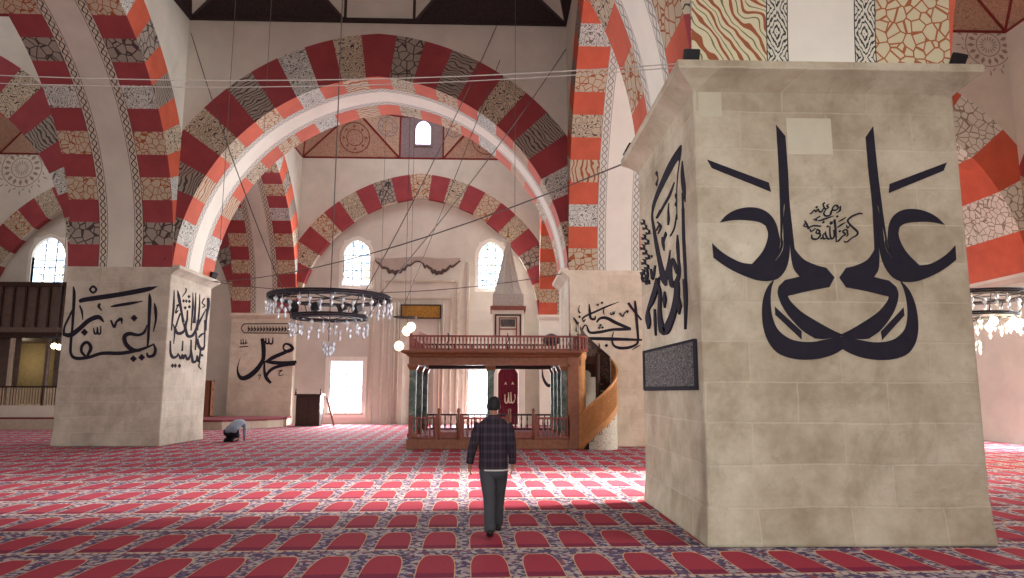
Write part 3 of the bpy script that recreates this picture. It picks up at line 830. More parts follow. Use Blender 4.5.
# ---- big mirrored composition on the near pier (left half traced, right half mirrored) ----
fy = YN0
ali = Ink(lambda x, y: ony(x, y, fy), (0, -1, 0))
axis = ony(835, 285, fy).x
mir = lambda v: Vector((2 * axis - v.x + .032 * (4.7 - v.z), v.y, v.z))   # the right half leans outward a little
K = 4.1286
A_ = lambda L: [(690 + x / K, 110 + y / K) for x, y in L]
B_ = lambda L: [(690 + x / K, 230 + y / K) for x, y in L]
shapes = []
# slanting bar
shapes.append((A_([(70, 205), (325, 300), (334, 338), (90, 240)]), False))
# tall shaft, outer part, with the crescent letter and its tail
shapes.append((A_([(355, 62), (393, 108), (404, 250), (410, 375), (420, 470), (430, 560)]) +
               B_([(437, 85), (470, 122), (520, 145), (562, 156), (596, 196), (575, 236), (490, 252), (405, 272), (404, 276), (420, 300), (470, 345), (578, 408), (640, 436), (560, 450), (515, 448),
                   (460, 412), (405, 352), (376, 305), (362, 262), (366, 232), (392, 206), (428, 198), (452, 192), (428, 160), (417, 110), (412, 60), (405, 0)]) +
               A_([(396, 440), (388, 378), (384, 450), (380, 520)]) + B_([(384, 55), (376, 90), (352, 126), (346, 120), (366, 85), (374, 60)]) + A_([(373, 520), (372, 430), (366, 250)]), False))
shapes.append((A_([(122, 465), (150, 434), (190, 412), (240, 402), (290, 408), (330, 432), (355, 470), (368, 520)]) + B_([(372, 50), (366, 86), (350, 118), (352, 128), (378, 92), (386, 55), (384, -30), (392, -110), (404, 0), (411, 60), (409, 110), (400, 150), (384, 180), (360, 202), (325, 211), (280, 208),
              (235, 194), (185, 172), (140, 146), (97, 115), (91, 55), (120, 82), (160, 110), (210, 134), (255, 141)]) + A_([(295, 590), (315, 550), (322, 510), (312, 478), (285, 463), (240, 456), (180, 455)]), False))
# small slanting mark
shapes.append((B_([(350, 317), (460, 418), (460, 452), (352, 350)]), False))
# great lower bowl
shapes.append((B_([(345, 207), (320, 235), (304, 275), (297, 330), (302, 400), (322, 460), (358, 505), (410, 528), (470, 536), (540, 530), (600, 510), (648, 480), (690, 462), (648, 445), (620, 440), (560, 452), (500, 462), (440, 458), (395, 440), (358, 405), (338, 350), (332, 290), (336, 240)]), True))
for pts, sm in shapes:
    if not sm: pts = smart(pts)
    ali.poly(pts, 3, sm); ali.poly(pts, 3, sm, mirror=mir)
# the fine prayer written between the shafts
ali.frame(780, 190, 9.633)
ali.many([
    [(795, 232, 6), (765, 226, 14), (735, 235, 16), (690, 255, 18), (652, 290, 16), (660, 318, 14), (700, 360, 16), (745, 405, 18), (735, 437, 16), (690, 462, 12), (640, 502, 14), (612, 492, 8)],
    [(635, 262, 6), (600, 285, 15), (563, 305, 8)], [(628, 312, 6), (590, 335, 16), (550, 362, 10)], [(637, 340, 8), (650, 368, 10), (667, 345, 8)],
    [(655, 400, 8), (630, 383, 14), (603, 400, 14), (628, 430, 14), (600, 445, 12), (562, 490, 16), (535, 497, 8)], [(640, 400, 10), (652, 425, 12), (640, 450, 8)],
    [(522, 285, 20), (530, 350, 18), (535, 410, 16), (541, 490, 8)], [(515, 385, 10), (520, 445, 14), (495, 472, 14), (480, 430, 12), (478, 350, 10)],
    [(485, 468, 12), (460, 472, 14), (438, 430, 12), (436, 400, 8)], [(445, 465, 12), (420, 472, 14), (410, 440, 10), (425, 420, 8), (440, 445, 8)],
    [(350, 378, 10), (378, 395, 15), (370, 420, 15), (345, 413, 10), (352, 390, 8)], [(372, 405, 14), (385, 440, 15), (350, 474, 16), (306, 466, 14), (304, 432, 8)],
    [(235, 296, 8), (255, 330, 14), (276, 378, 14)], [(260, 355, 12), (228, 348, 10), (238, 325, 8), (262, 345, 8)], [(262, 370, 12), (320, 345, 14), (392, 350, 10)], [(340, 370, 10), (300, 400, 12), (285, 380, 8)],
    [(365, 300, 10), (430, 280, 16), (512, 252, 8)], [(318, 290, 10), (382, 256, 14)],
    [(578, 155, 8), (574, 200, 14), (540, 222, 8)], [(556, 150, 8), (522, 152, 12), (500, 190, 10), (535, 195, 12), (560, 170, 10), (540, 158, 8)],
    [(505, 188, 10), (490, 210, 14), (480, 242, 14), (440, 252, 14), (418, 228, 10), (438, 188, 6)], [(470, 138, 6), (448, 150, 10), (462, 172, 10), (430, 182, 12), (408, 135, 6)],
    [(415, 180, 8), (395, 212, 12), (378, 210, 10), (362, 185, 8), (345, 210, 12), (325, 195, 8), (300, 225, 12), (285, 228, 6)],
    [(488, 305, 8), (480, 325, 8), (495, 330, 8), (500, 305, 8)]])
for x, y in ((395, 468), (350, 167), (420, 130), (548, 257), (455, 352), (345, 292), (415, 312), (572, 398)): ali.dia(x, y, 22)
ali.build('calligraphy', M['ink'], pNR)

# ---- left flank of the near pier --------------------------------------------
ab = Ink(lambda x, y: onx(x, y, XB0), (-1, 0, 0))
ab.frame(640, 140, 7.225)
ab.poly([(297, 35), (303, 55), (292, 148), (272, 150), (235, 215), (190, 300), (150, 380), (118, 450), (98, 520), (90, 590), (84, 560), (88, 480), (110, 400), (145, 310), (190, 205), (235, 120), (275, 62)], 2, True)
ab.many([[(250, 305, 6), (215, 400, 18), (165, 490, 16), (125, 565, 10)], [(308, 150, 4), (308, 240, 24), (318, 350, 28), (328, 450, 4)], [(308, 380, 10), (316, 580, 16)],
         [(290, 140, 5), (275, 250, 5), (266, 400, 4), (270, 575, 4)], [(210, 455, 4), (206, 520, 10), (208, 580, 8)], [(122, 248, 12), (132, 275, 4), (122, 310, 12)], [(262, 410, 14), (268, 435, 5), (262, 462, 14)]])
for p in ((122, 240), (122, 318), (263, 400), (263, 465)): ab.dia(*p, 18, 34)
ab.frame(635, 210, 7.225)
ab.many([[(128, 0, 8), (127, 60, 12), (140, 140, 18), (163, 280, 24), (190, 410, 32), (213, 500, 46), (228, 548, 14)], [(225, 500, 30), (240, 420, 22), (250, 350, 12), (258, 290, 4)],
         [(350, -10, 16), (355, 200, 18), (365, 400, 18), (374, 590, 16)], [(310, 180, 5), (312, 260, 20), (318, 360, 16), (324, 430, 20), (312, 500, 30), (282, 545, 40), (262, 510, 30), (260, 420, 22), (275, 352, 14), (296, 410, 26), (312, 460, 26)],
         [(180, 480, 8), (172, 530, 20), (160, 585, 22)], [(245, 0, 5), (246, 70, 14), (243, 110, 6)], [(200, 195, 5), (206, 240, 18), (214, 295, 4)], [(205, 250, 8), (222, 180, 14)], [(305, 30, 4), (288, 130, 6), (258, 190, 5)],
         [(165, 85, 6), (190, 120, 12), (170, 172, 4)], [(158, 150, 6), (180, 105, 8)], [(118, 425, 12), (132, 500, 16), (150, 400, 10)], [(190, 0, 14), (158, 60, 8)]])
ab.dia(225, 178, 18, 44); ab.dia(125, 335, 10, 22)
# narrow column of small script
for k in range(13):
    y = 80 + k * 36; a = (55, 70, 92, 62, 85)[k % 5]
    ab.many([[(a, y - 12, 4), (a + 16, y, 9), (a + 4, y + 22, 8), (a - 10, y + 10, 5)], [(a - 8, y + 26, 5), (a + 22, y + 18, 8)]])
ab.stroke([(95, 430, 5), (98, 480, 9), (80, 520, 10), (58, 500, 8), (62, 450, 6), (85, 440, 5)])
ab.frame(635, 280, 4.8167)
ab.many([[(245, -5, 13), (250, 100, 12), (248, 238, 3)], [(208, 10, 18), (205, 90, 24), (183, 180, 28), (150, 246, 38), (131, 220, 24), (124, 150, 14), (125, 60, 11), (117, 20, 5)],
         [(112, -10, 10), (106, 40, 22), (85, 105, 20), (70, 140, 10), (62, 185, 10), (70, 236, 4)], [(68, 150, 8), (72, 200, 16), (70, 236, 6)], [(100, 140, 4), (102, 200, 8), (105, 268, 2)]])
ab.dia(148, 95, 16, 80); ab.dia(219, 125, 18, 84)
ab.build('calligraphy', M['ink'], pNR)
pn = Ink(lambda x, y: onx(x, y, XB0), (-1, 0, 0), (635, 280, 4.8167), .012)
pn.poly([(44, 345), (292, 284), (300, 530), (50, 530)], closed_smooth=False).build('inscribed_panel', M['orn_panel'], pNR)
pf = Ink(lambda x, y: onx(x, y, XB0), (-1, 0, 0), (635, 280, 4.8167), .02)
for q in ([(44, 348, 12), (292, 288, 12)], [(292, 284, 14), (301, 530, 14)], [(301, 520, 20), (50, 524, 20)], [(46, 345, 8), (50, 530, 8)]): pf.stroke(q)
pf.build('panel_frame', M['ink'], pNR)

# ---- left pier, front --------------------------------------------------------
lf = Ink(lambda x, y: ony(x, y, YF0), (0, -1, 0), (50, 270, 5.783))
lf.many([[(135, 95, 6), (140, 140, 18), (135, 250, 16), (128, 350, 14), (120, 430, 16), (122, 485, 16), (150, 510, 20), (220, 506, 18), (300, 482, 20), (400, 482, 22), (470, 472, 20), (540, 455, 16), (595, 432, 8)],
         [(215, 500, 16), (237, 450, 20), (215, 418, 18), (188, 435, 18), (182, 470, 16), (205, 500, 14)], [(78, 372, 18), (120, 376, 28), (170, 340, 26), (225, 292, 26), (280, 272, 26), (312, 300, 8)],
         [(80, 378, 16), (84, 330, 12), (112, 270, 12), (142, 205, 5)], [(170, 186, 14), (200, 172, 26), (400, 142, 28), (560, 112, 26), (622, 95, 3)],
         [(250, 92, 12), (268, 112, 12), (250, 132, 12), (232, 112, 12), (250, 92, 12)], [(352, 212, 6), (390, 205, 16), (470, 192, 16), (537, 180, 4)], [(172, 205, 8), (185, 240, 12), (190, 288, 4)],
         [(290, 193, 12), (282, 212, 14), (302, 234, 4)], [(252, 335, 5), (258, 366, 10), (271, 366, 8), (274, 330, 5), (278, 366, 10), (292, 366, 8), (294, 322, 5)], [(352, 290, 10), (372, 330, 14), (385, 300, 12), (412, 283, 18), (416, 312, 3)],
         [(562, 318, 6), (545, 360, 14), (510, 376, 16), (460, 368, 22), (432, 385, 24), (440, 428, 24), (480, 462, 24), (525, 464, 16)], [(575, 135, 5), (578, 180, 20), (573, 300, 16), (568, 400, 14), (564, 445, 8)],
         [(603, 190, 4), (611, 230, 18), (612, 290, 12), (598, 358, 4)], [(598, 425, 8), (610, 460, 16), (600, 492, 18), (570, 500, 16), (560, 478, 8)]])
for x, y, s_ in ((200, 360, 42), (487, 278, 40), (483, 513, 40), (531, 505, 40)): lf.dia(x, y, s_)
lf.build('calligraphy', M['ink'], pFL)
# ---- left pier, right flank
rf = Ink(lambda x, y: onx(x, y, XA1), (1, 0, 0), (165, 280, 11.56))
rf.many([[(105, 115, 8), (100, 300, 24), (86, 450, 20), (74, 585, 14)], [(145, 120, 8), (160, 200, 34), (188, 360, 26), (212, 490, 30)], [(130, 300, 12), (155, 285, 16), (130, 340, 14), (125, 380, 20), (155, 348, 10)],
         [(175, 385, 20), (150, 460, 16), (125, 535, 18), (108, 560, 10)], [(240, 90, 10), (242, 130, 14), (200, 192, 6)], [(320, 145, 6), (322, 300, 22), (310, 450, 16), (300, 585, 12)], [(355, 145, 6), (350, 300, 20), (344, 400, 24), (335, 500, 34)],
         [(400, 165, 6), (398, 300, 16), (385, 450, 18), (375, 585, 12)], [(475, 335, 8), (430, 420, 16), (380, 520, 24), (372, 560, 10)], [(498, 205, 26), (500, 290, 34), (480, 420, 20), (470, 585, 16)],
         [(430, 250, 8), (455, 210, 12), (428, 265, 12), (460, 295, 12), (430, 322, 10)], [(258, 350, 14), (255, 450, 20), (235, 520, 30), (240, 580, 20)]])
for x, y in ((213, 242), (245, 244), (280, 248), (275, 192), (232, 322), (280, 310)): rf.dia(x, y, 32, 40)
rf.frame(165, 320, 9.64)
rf.many([[(50, 200, 10), (52, 310, 18), (75, 360, 26), (112, 350, 16), (126, 318, 6)], [(80, 40, 6), (92, 110, 12), (82, 230, 3)], [(95, 60, 10), (110, 118, 24), (150, 128, 28), (190, 90, 16), (172, 25, 8)],
         [(198, 70, 12), (215, 150, 28), (262, 150, 24), (300, 80, 16), (312, 0, 8)], [(322, 172, 10), (350, 140, 18), (386, 125, 6)], [(312, 180, 14), (325, 250, 26), (358, 282, 28), (384, 240, 6)],
         [(130, 330, 8), (150, 372, 18), (166, 330, 8), (176, 372, 18), (192, 330, 8), (215, 380, 24), (245, 330, 14), (250, 190, 10)], [(250, 290, 12), (268, 402, 22), (300, 390, 16), (308, 340, 8), (322, 402, 18), (340, 300, 12), (332, 255, 8)],
         [(350, 330, 14), (362, 350, 16)], [(170, 200, 8), (165, 300, 12)], [(385, 0, 14), (382, 120, 10), (378, 260, 8)], [(295, 90, 8), (300, 180, 14), (290, 290, 8)], [(337, 400, 4), (325, 445, 10), (350, 478, 4)]])
for x, y in ((70, 440), (97, 440), (138, 442)): rf.dia(x, y, 26, 40)
rf.build('calligraphy', M['ink'], pFL)
# ---- round letters on the qibla pilaster
mu = Ink(lambda x, y: ony(x, y, YQ), (0, -1, 0), (225, 310, 7.224), .01)
mu.many([[(268, 205, 24), (277, 250, 32), (279, 330, 30), (270, 370, 28), (230, 430, 34), (170, 480, 36), (120, 492, 30), (95, 458, 18), (92, 410, 8), (112, 340, 2)], [(420, 268, 14), (435, 245, 14), (470, 253, 20), (487, 280, 26), (455, 300, 20), (427, 286, 12), (420, 268, 10)],
         [(482, 285, 22), (420, 312, 26), (350, 342, 28), (298, 374, 20)], [(290, 372, 14), (350, 380, 26), (430, 383, 26), (517, 375, 22)], [(508, 390, 20), (420, 400, 22), (350, 420, 22), (310, 455, 20), (298, 485, 14)],
         [(285, 368, 12), (285, 440, 18), (300, 492, 26), (332, 528, 18)], [(295, 200, 6), (297, 238, 12), (315, 240, 12), (317, 203, 6), (320, 240, 12), (342, 240, 12), (346, 198, 6)],
         [(385, 442, 5), (412, 434, 7), (392, 455, 6), (395, 474, 6), (424, 466, 4)], [(238, 474, 5), (256, 468, 6), (246, 505, 3)],
         [(115, 212, 5), (118, 250, 7)], [(130, 208, 5), (136, 250, 7)], [(152, 212, 5), (150, 248, 7)], [(105, 268, 7), (168, 262, 7)], [(108, 240, 5), (165, 238, 6)],
         [(138, 100, 6), (520, 98, 6)], [(138, 165, 6), (520, 168, 6)], [(138, 100, 6), (118, 132, 6), (138, 165, 6)], [(520, 98, 6), (542, 130, 6), (520, 168, 6)]])
for k in range(15):
    x = 170 + k * 22; mu.many([[(x, 118, 4), (x + 4, 145, 8), (x - 8, 154, 5)], [(x - 10, 130 + 8 * (k % 2), 4), (x + 12, 138, 7)]])
mu.build('calligraphy', M['ink'], pilM)
# ---- far right pier
hs_ = Ink(lambda x, y: ony(x, y, YF0), (0, -1, 0), (565, 290, 8.256))
hs_.many([[(200, 115, 6), (205, 180, 22), (212, 232, 20), (244, 240, 20), (252, 212, 8)], [(140, 242, 10), (170, 215, 16), (260, 175, 16), (350, 135, 14), (448, 97, 3)], [(260, 268, 12), (290, 235, 20), (345, 232, 26), (430, 275, 28), (543, 322, 22)],
          [(545, 322, 22), (450, 325, 24), (385, 328, 22), (290, 347, 24), (205, 350, 20), (182, 300, 12), (162, 292, 12), (135, 338, 14), (102, 374, 14)], [(190, 400, 26), (400, 405, 28), (636, 412, 16)],
          [(577, 88, 14), (583, 150, 24), (592, 250, 22), (601, 350, 20), (603, 420, 18), (585, 452, 20), (520, 476, 24), (450, 478, 24), (402, 455, 18), (388, 400, 12), (402, 345, 6)], [(522, 105, 20), (560, 160, 20), (632, 248, 14)],
          [(553, 494, 4), (590, 472, 10), (622, 452, 5)], [(322, 155, 5), (318, 180, 10), (325, 205, 4)], [(375, 185, 5), (380, 202, 12), (392, 200, 8), (395, 180, 5), (402, 200, 12), (413, 175, 5)], [(452, 188, 12), (476, 218, 12), (492, 190, 10), (518, 172, 16), (516, 195, 3)],
          [(122, 125, 3), (112, 165, 8), (125, 192, 14)], [(70, 228, 10), (94, 262, 16), (100, 292, 3)], [(97, 300, 3), (92, 335, 10), (108, 345, 4)], [(280, 440, 5), (285, 465, 12), (282, 480, 4)], [(145, 245, 8), (155, 260, 12), (170, 240, 6)]])
for x, y in ((203, 456), (241, 456), (342, 458), (272, 122), (306, 106), (120, 222), (295, 290), (285, 312), (310, 310)): hs_.dia(x, y, 32 if y > 400 else 24)
hs_.build('calligraphy', M['ink'], pFR)
# ---- curved letter on the white pilaster
wv = Ink(lambda x, y: ony(x, y, YQ), (0, -1, 0), (500, 325, 4.446), .01)
wv.many([[(188, 195, 3), (192, 235, 10), (212, 268, 14), (234, 262, 14), (242, 225, 8), (236, 185, 3)]]).build('calligraphy', M['ink'], pilR)

# ---- painted rosettes on the plaster above the arches
M['rosette'] = flat('brown_painted_lines', rgb(150, 128, 112), .9)
def rosette(c, r, name_label, mat='rosette'):
    o = MB()
    y = c.y - .006
    def ring(r0, r1, n=40):
        for j in range(n):
            a0, a1 = 2 * PI * j / n, 2 * PI * (j + 1) / n
            o.face([(c.x + rr * math.cos(a), y, c.z + rr * math.sin(a)) for rr, a in ((r0, a0), (r1, a0), (r1, a1), (r0, a1))])
    ring(r * .34, r * .37); ring(r * .66, r * .69)
    for k in range(16):
        a = 2 * PI * k / 16
        P_ = lambda rr, an: (c.x + rr * r * math.cos(an), y, c.z + rr * r * math.sin(an))
        o.face([P_(.40, a), P_(.52, a - .12), P_(.64, a), P_(.52, a + .12)])
        o.face([P_(.72, a + .2), P_(.80, a + .08), P_(.82, a + .12), P_(.75, a + .22)]); o.face([P_(.78, a), P_(.90, a - .03), P_(1.0, a), P_(.90, a + .03)])
        o.face([P_(.1, a), P_(.2, a - .1), P_(.3, a), P_(.2, a + .1)])
    return tag(o.build('painted_rosette', M[mat]), name_label, 'painted rosette', 'painted rosettes on the plaster')
rosette(ony(988, 45, YF0), 1.15, 'large brown painted rosette on the pale plaster at the top right corner')
rosette(ony(22, 168, YQ), 1.5, 'faint painted rosette on the shaded plaster at the left edge')

# ================================================================== mihrab and qibla wall furniture
t = empty('mihrab', (-3.8, YQB, 0), 'tall pale stone prayer niche panel with nested frames in the middle of the far wall', 'mihrab')
def frame_rect(x0, x1, z1, wd, dp, z0=0):
    mb = MB()
    for a, b in (((x0, z0), (x0 + wd, z1)), ((x1 - wd, z0), (x1, z1)), ((x0 + wd, z1 - wd), (x1 - wd, z1))):
        mb.box((a[0], YQB - dp, a[1]), (b[0], YQB, b[1]))
    return mb
MB().box((-6.27, YQB - .1, 0), (-6.1, YQB, 8.35)).build('side_moulding', M['sill'], t, bevel=.02)
MB().box((-1.38, YQB - .1, 0), (-1.21, YQB, 8.35)).build('side_moulding', M['sill'], t, bevel=.02)
frame_rect(-5.75, -1.75, 7.42, .14, .09).build('middle_frame', M['sill'], t, bevel=.02)
frame_rect(-5.4, -2.1, 6.5, .12, .07).build('inner_frame', M['sill'], t, bevel=.02)
n_ = MB(); pts = arched_pts(-4.6, -3.0, 0, 4.75, 10, .3)
for a, b in zip(pts, pts[1:]):
    n_.face([(a[0], YQB, a[1]), (b[0], YQB, b[1]), (-3.8 + (b[0] + 3.8) * .55, YQB + .75, b[1] * .93), (-3.8 + (a[0] + 3.8) * .55, YQB + .75, a[1] * .93)])
n_.face([(-3.8 + (a[0] + 3.8) * .55, YQB + .75, a[1] * .93) for a in pts])
mid = len(pts) // 2
for s_, half in ((-4.6, pts[1:mid + 1]), (-3.0, pts[mid:-1][::-1])):
    for a, b in zip(half, half[1:]): n_.face([(a[0], YQB - .005, a[1]), (b[0], YQB - .005, b[1]), (s_, YQB - .005, 4.75)])
n_.build('niche', M['plaster'], t)
for x in (-5.05, -4.85, -2.75, -2.55):
    MB().tube([(x, YQB - .05, 0), (x, YQB - .05, 6.2)], .05, 8).build('colonnette', M['sill'], t, smooth=True)
MB().box((-5.2, YQB - .12, 0), (-2.4, YQB, .35)).build('plinth', M['sill'], t, bevel=.02) if False else None
# gilded inscription panel
g = empty('inscription_plaque', (-3.7, YQB, 5.44), 'gilded rectangular inscription plaque on the mihrab wall', 'plaque')
MB().box((-4.68, YQB - .16, 5.42), (-2.72, YQB - .07, 6.05)).build('plaque_board', M['gold'], g, bevel=.01)
fr = MB()
for a, b in (((-4.74, 5.36), (-2.66, 5.43)), ((-4.74, 6.03), (-2.66, 6.1)), ((-4.74, 5.43), (-4.67, 6.03)), ((-2.73, 5.43), (-2.66, 6.03))): fr.box((a[0], YQB - .18, a[1]), (b[0], YQB - .06, b[1]))
fr.build('plaque_frame', M['dark_wood'], g)
# dark scalloped painted valance
M['soot'] = flat('grey_brown_paint', rgb(168, 152, 140), .9, var=.1, vs=2)
M['soot_dark'] = flat('dark_brown_paint', rgb(84, 68, 64), .9)
v = Ink(lambda x, y: ony(x, y, YQB), (0, -1, 0), (365, 240, 6.03), .02)
up = [(60, 108), (140, 112), (250, 104), (335, 100), (445, 112), (520, 110), (575, 108)]
lo = [(575, 130), (540, 158), (522, 168), (517, 158), (500, 178), (480, 192), (474, 184), (462, 204), (444, 200), (432, 208), (420, 190), (410, 202), (400, 180), (385, 172), (372, 158), (362, 172), (352, 150), (335, 138), (318, 134), (300, 138), (270, 160), (255, 158), (240, 182), (222, 182), (214, 198), (196, 194), (182, 206), (166, 192), (146, 200), (140, 182), (120, 172), (104, 172), (95, 156), (60, 130)]
v.poly(up + lo, closed_smooth=False)
vd = Ink(lambda x, y: ony(x, y, YQB), (0, -1, 0), (365, 240, 6.03), .03)
vd.stroke([(p[0], p[1] - 5, 9 + 12 * max(0, (p[1] - 140) / 60)) for p in lo], 2)
vo = v.build('scalloped_valance', M['soot'], None)
vd.build('serrated_edge', M['soot_dark'], vo)
tag(vo, 'dark scalloped painted fringe crowning the mihrab panel', 'painted fringe')

# pulpit (minbar)
mn = empty('pulpit', (.72, 33.5, 0), 'tall slender stone pulpit with maroon door curtain and patterned pointed spire', 'pulpit')
Y0 = 33.5
def bx(a, b, nm, mat, bv=.015): return MB().box(a, b).build(nm, M[mat], mn, bevel=bv)
bx((-.06, Y0, 0), (.26, Y0 + .5, 2.95), 'door_jamb', 'plaster_white'); bx((1.24, Y0, 0), (1.55, Y0 + .5, 2.95), 'door_jamb', 'plaster_white')
bx((-.06, Y0, 2.95), (1.55, Y0 + .5, 3.35), 'door_lintel', 'plaster_white')
bx((.3, Y0 - .03, 3.02), (1.2, Y0, 3.22), 'lintel_inscription', 'orn_panel', 0)
bx((-.14, Y0 - .06, 3.35), (1.63, Y0 + .55, 3.5), 'door_crown', 'sill')
bx((-.02, Y0 + .1, 3.5), (1.5, Y0 + 1.6, 5.55), 'kiosk', 'plaster_white')
for a, b in (((.1, 3.7), (.18, 5.35)), ((1.3, 3.7), (1.38, 5.35)), ((.18, 5.27), (1.3, 5.35))): bx((a[0], Y0 + .06, a[1]), (b[0], Y0 + .1, b[1]), 'kiosk_frame', 'dark_wood', 0)
bx((.4, Y0 + .04, 4.75), (1.08, Y0 + .1, 5.1), 'kiosk_inscription', 'orn_panel', 0)
for a, b in (((.3, 4.3), (.36, 5.2)), ((1.12, 4.3), (1.18, 5.2)), ((.36, 5.14), (1.12, 5.2)), ((.36, 4.6), (1.12, 4.66))): bx((a[0], Y0 + .05, a[1]), (b[0], Y0 + .1, b[1]), 'kiosk_frame', 'medal_red', 0)
bx((-.12, Y0 - .02, 5.55), (1.6, Y0 + 1.7, 5.75), 'kiosk_cornice', 'medal_red')
bx((0, Y0 + .1, 5.75), (1.5, Y0 + 1.6, 6.35), 'spire_drum', 'orn_silver')
bx((.04, Y0 + 1.6, 0), (1.44, YQB, 3.4), 'stair_body', 'plaster_white')
sp_ = MB(); ctr = (.74, Y0 + .85)
sp_.loft([[(ctr[0] + r * math.cos(PI / 8 + k * PI / 4), ctr[1] + r * math.sin(PI / 8 + k * PI / 4), z) for k in range(8)] for r, z in ((.74, 6.35), (.60, 6.8), (.46, 7.35), (.33, 7.9), (.2, 8.5), (.09, 9.0), (.03, 9.3))])
sp_.build('spire', M['orn_silver'], mn)
for k in range(8):
    a = PI / 8 + k * PI / 4
    MB().tube([(ctr[0] + r * math.cos(a), ctr[1] + r * math.sin(a), z) for r, z in ((.75, 6.35), (.61, 6.8), (.47, 7.35), (.34, 7.9), (.21, 8.5), (.1, 9.0), (.03, 9.3))], .022, 5).build('spire_rib', M['sill'], mn)
MB().lathe([(.03, 0), (.09, .08), (.03, .18), (.06, .26), (.02, .34), (.01, .7)], (ctr[0], ctr[1], 9.25), 10).build('finial', M['gold'], mn, smooth=True)
cu = MB(); n = 26
V = []
for j in range(9):
    z = .12 + 2.72 * j / 8
    for i in range(n + 1):
        x = .28 + .94 * i / n
        top = 2.84 - .35 * abs((x - .75) / .47) ** 3
        V.append((x, Y0 + .1 + .03 * math.sin(i * 1.7) * (1.1 - j / 10), min(z, top)))
cu.mesh(V, [(j * (n + 1) + i, j * (n + 1) + i + 1, (j + 1) * (n + 1) + i + 1, (j + 1) * (n + 1) + i) for j in range(8) for i in range(n)])
M['maroon'] = flat('maroon_cloth', rgb(98, 26, 44), .9, var=.15)
ct = cu.build('curtain', M['maroon'], mn, smooth=True)
cl = Ink(lambda x, y: ony(x, y, Y0 + .06), (0, -1, 0), (500, 325, 4.446), .012)
cl.many([[(22, 308, 4), (23, 342, 6), (33, 344, 6), (36, 322, 4)], [(38, 300, 4), (40, 342, 6), (50, 344, 6)], [(48, 298, 4), (51, 342, 6), (60, 343, 5), (67, 328, 3), (66, 308, 5)]])
for x in (25, 57): cl.poly([(x - 7, 266), (x, 252), (x + 7, 266), (x, 262)], closed_smooth=False)
cl.build('curtain_lettering', M['shelf'], ct)

# book cupboard beside the pilaster, ladder-like plank, low shelf of the left bay
cb = empty('cupboard', (-8.8, 34.6, 0), 'dark wooden cupboard standing beside the bright lower window', 'cupboard')
MB().box((-9.4, 34.3, .0), (-8.25, 34.95, 1.45)).build('cabinet_body', M['dark_wood'], cb, bevel=.02)
MB().box((-9.47, 34.24, 1.45), (-8.18, 35.0, 1.52)).build('cabinet_top', M['dark_wood'], cb, bevel=.01)
for x in (-9.36, -8.81): MB().box((x, 34.27, .1), (x + .52, 34.3, 1.38)).build('cabinet_door', M['dark_wood'], cb, bevel=.01)
for x in (-9.42, -8.24): MB().lathe([(.03, 0), (.045, .06), (.02, .14), (.035, .2), (.005, .26)], (x, 34.3, 1.52), 8).build('corner_finial', M['dark_wood'], cb, smooth=True)
tag(MB().obox((-7.78, 34.5, .68), (.09, .06, 1.42), ry=-.28).build('plank', M['wood']), 'narrow brown plank leaning on the dark cupboard', 'plank')
pf_ = empty('platform', (-17, 33.4, 0), 'low carpeted stone platform running along the left part of the far wall', 'platform')
MB().loft([[(-18.0, 31.0, z), (-11.6, 31.0, z), (-10.2, 32.6, z), (-9.8, 33.6, z), (-10.0, YQ - .02, z), (-18.0, YQ - .02, z)] for z in (0, .34)]).build('platform_base', M['sill'], pf_, bevel=.015)
MB().loft([[(-18.0, 30.96, z), (-11.6, 30.96, z), (-10.15, 32.6, z), (-9.75, 33.6, z), (-10.0, YQ - .02, z), (-18.0, YQ - .02, z)] for z in (.34, .42)]).build('platform_edge', M['rug'], pf_)
bk = empty('bookshelf', (-14.0, 34.6, .42), 'reddish wooden bookshelf between the left pier and the calligraphy pilaster', 'bookshelf')
MB().box((-14.5, 34.4, .42), (-13.5, 34.44, 2.15)).box((-14.5, 34.4, .42), (-14.44, 34.8, 2.15)).box((-13.56, 34.4, .42), (-13.5, 34.8, 2.15)).build('bookcase_frame', M['wood'], bk)
for z in (.42, .85, 1.28, 1.7, 2.1): MB().box((-14.5, 34.36, z), (-13.5, 34.8, z + .05)).build('shelf', M['wood'], bk)

# wooden gallery at the far left
gl = empty('gallery', (-21.5, 32, 0), 'dark wooden gallery with latticed railing and glowing back room at the far left', 'gallery')
def gx(a, b, nm, mat, bv=0): return MB().box(a, b).build(nm, M[mat], gl, bevel=bv)
gx((-25.6, 31.0, 0), (-18.0, 35.7, .42), 'platform_base', 'sill'); gx((-25.6, 31.6, .42), (-18.0, 35.7, 1.0), 'upper_platform', 'plaster_white')
gx((-25.6, 31.3, .42), (-18.0, 31.6, .5), 'red_step', 'rug')
gx((-25.6, 31.6, 3.95), (-18.0, 35.7, 4.25), 'gallery_floor', 'dark_wood'); gx((-25.6, 31.5, 6.25), (-18.0, 31.7, 6.45), 'top_rail', 'dark_wood')
gx((-25.6, 31.5, 4.2), (-18.0, 31.66, 4.42), 'bottom_rail', 'board'); gx((-25.6, 31.62, 4.42), (-18.0, 31.66, 6.25), 'boarding', 'board')
for i in range(15): gx((-25.5 + i * .52, 31.5, 4.42), (-25.44 + i * .52, 31.6, 6.25), 'slat', 'dark_wood')
for x in (-24.1, -22.7, -21.32, -19.75): gx((x, 31.62, 1.0), (x + .12, 31.8, 3.95), 'post', 'sill' if x == -21.32 else 'board')
for x, w_ in ((-25.6, 4.3), (-19.75, 1.75)): gx((x, 32.3, 1.0), (x + w_, 32.35, 3.95), 'screen', 'board')
gx((-25.6, 31.6, 1.78), (-18.0, 31.68, 1.85), 'hand_rail', 'dark_wood')
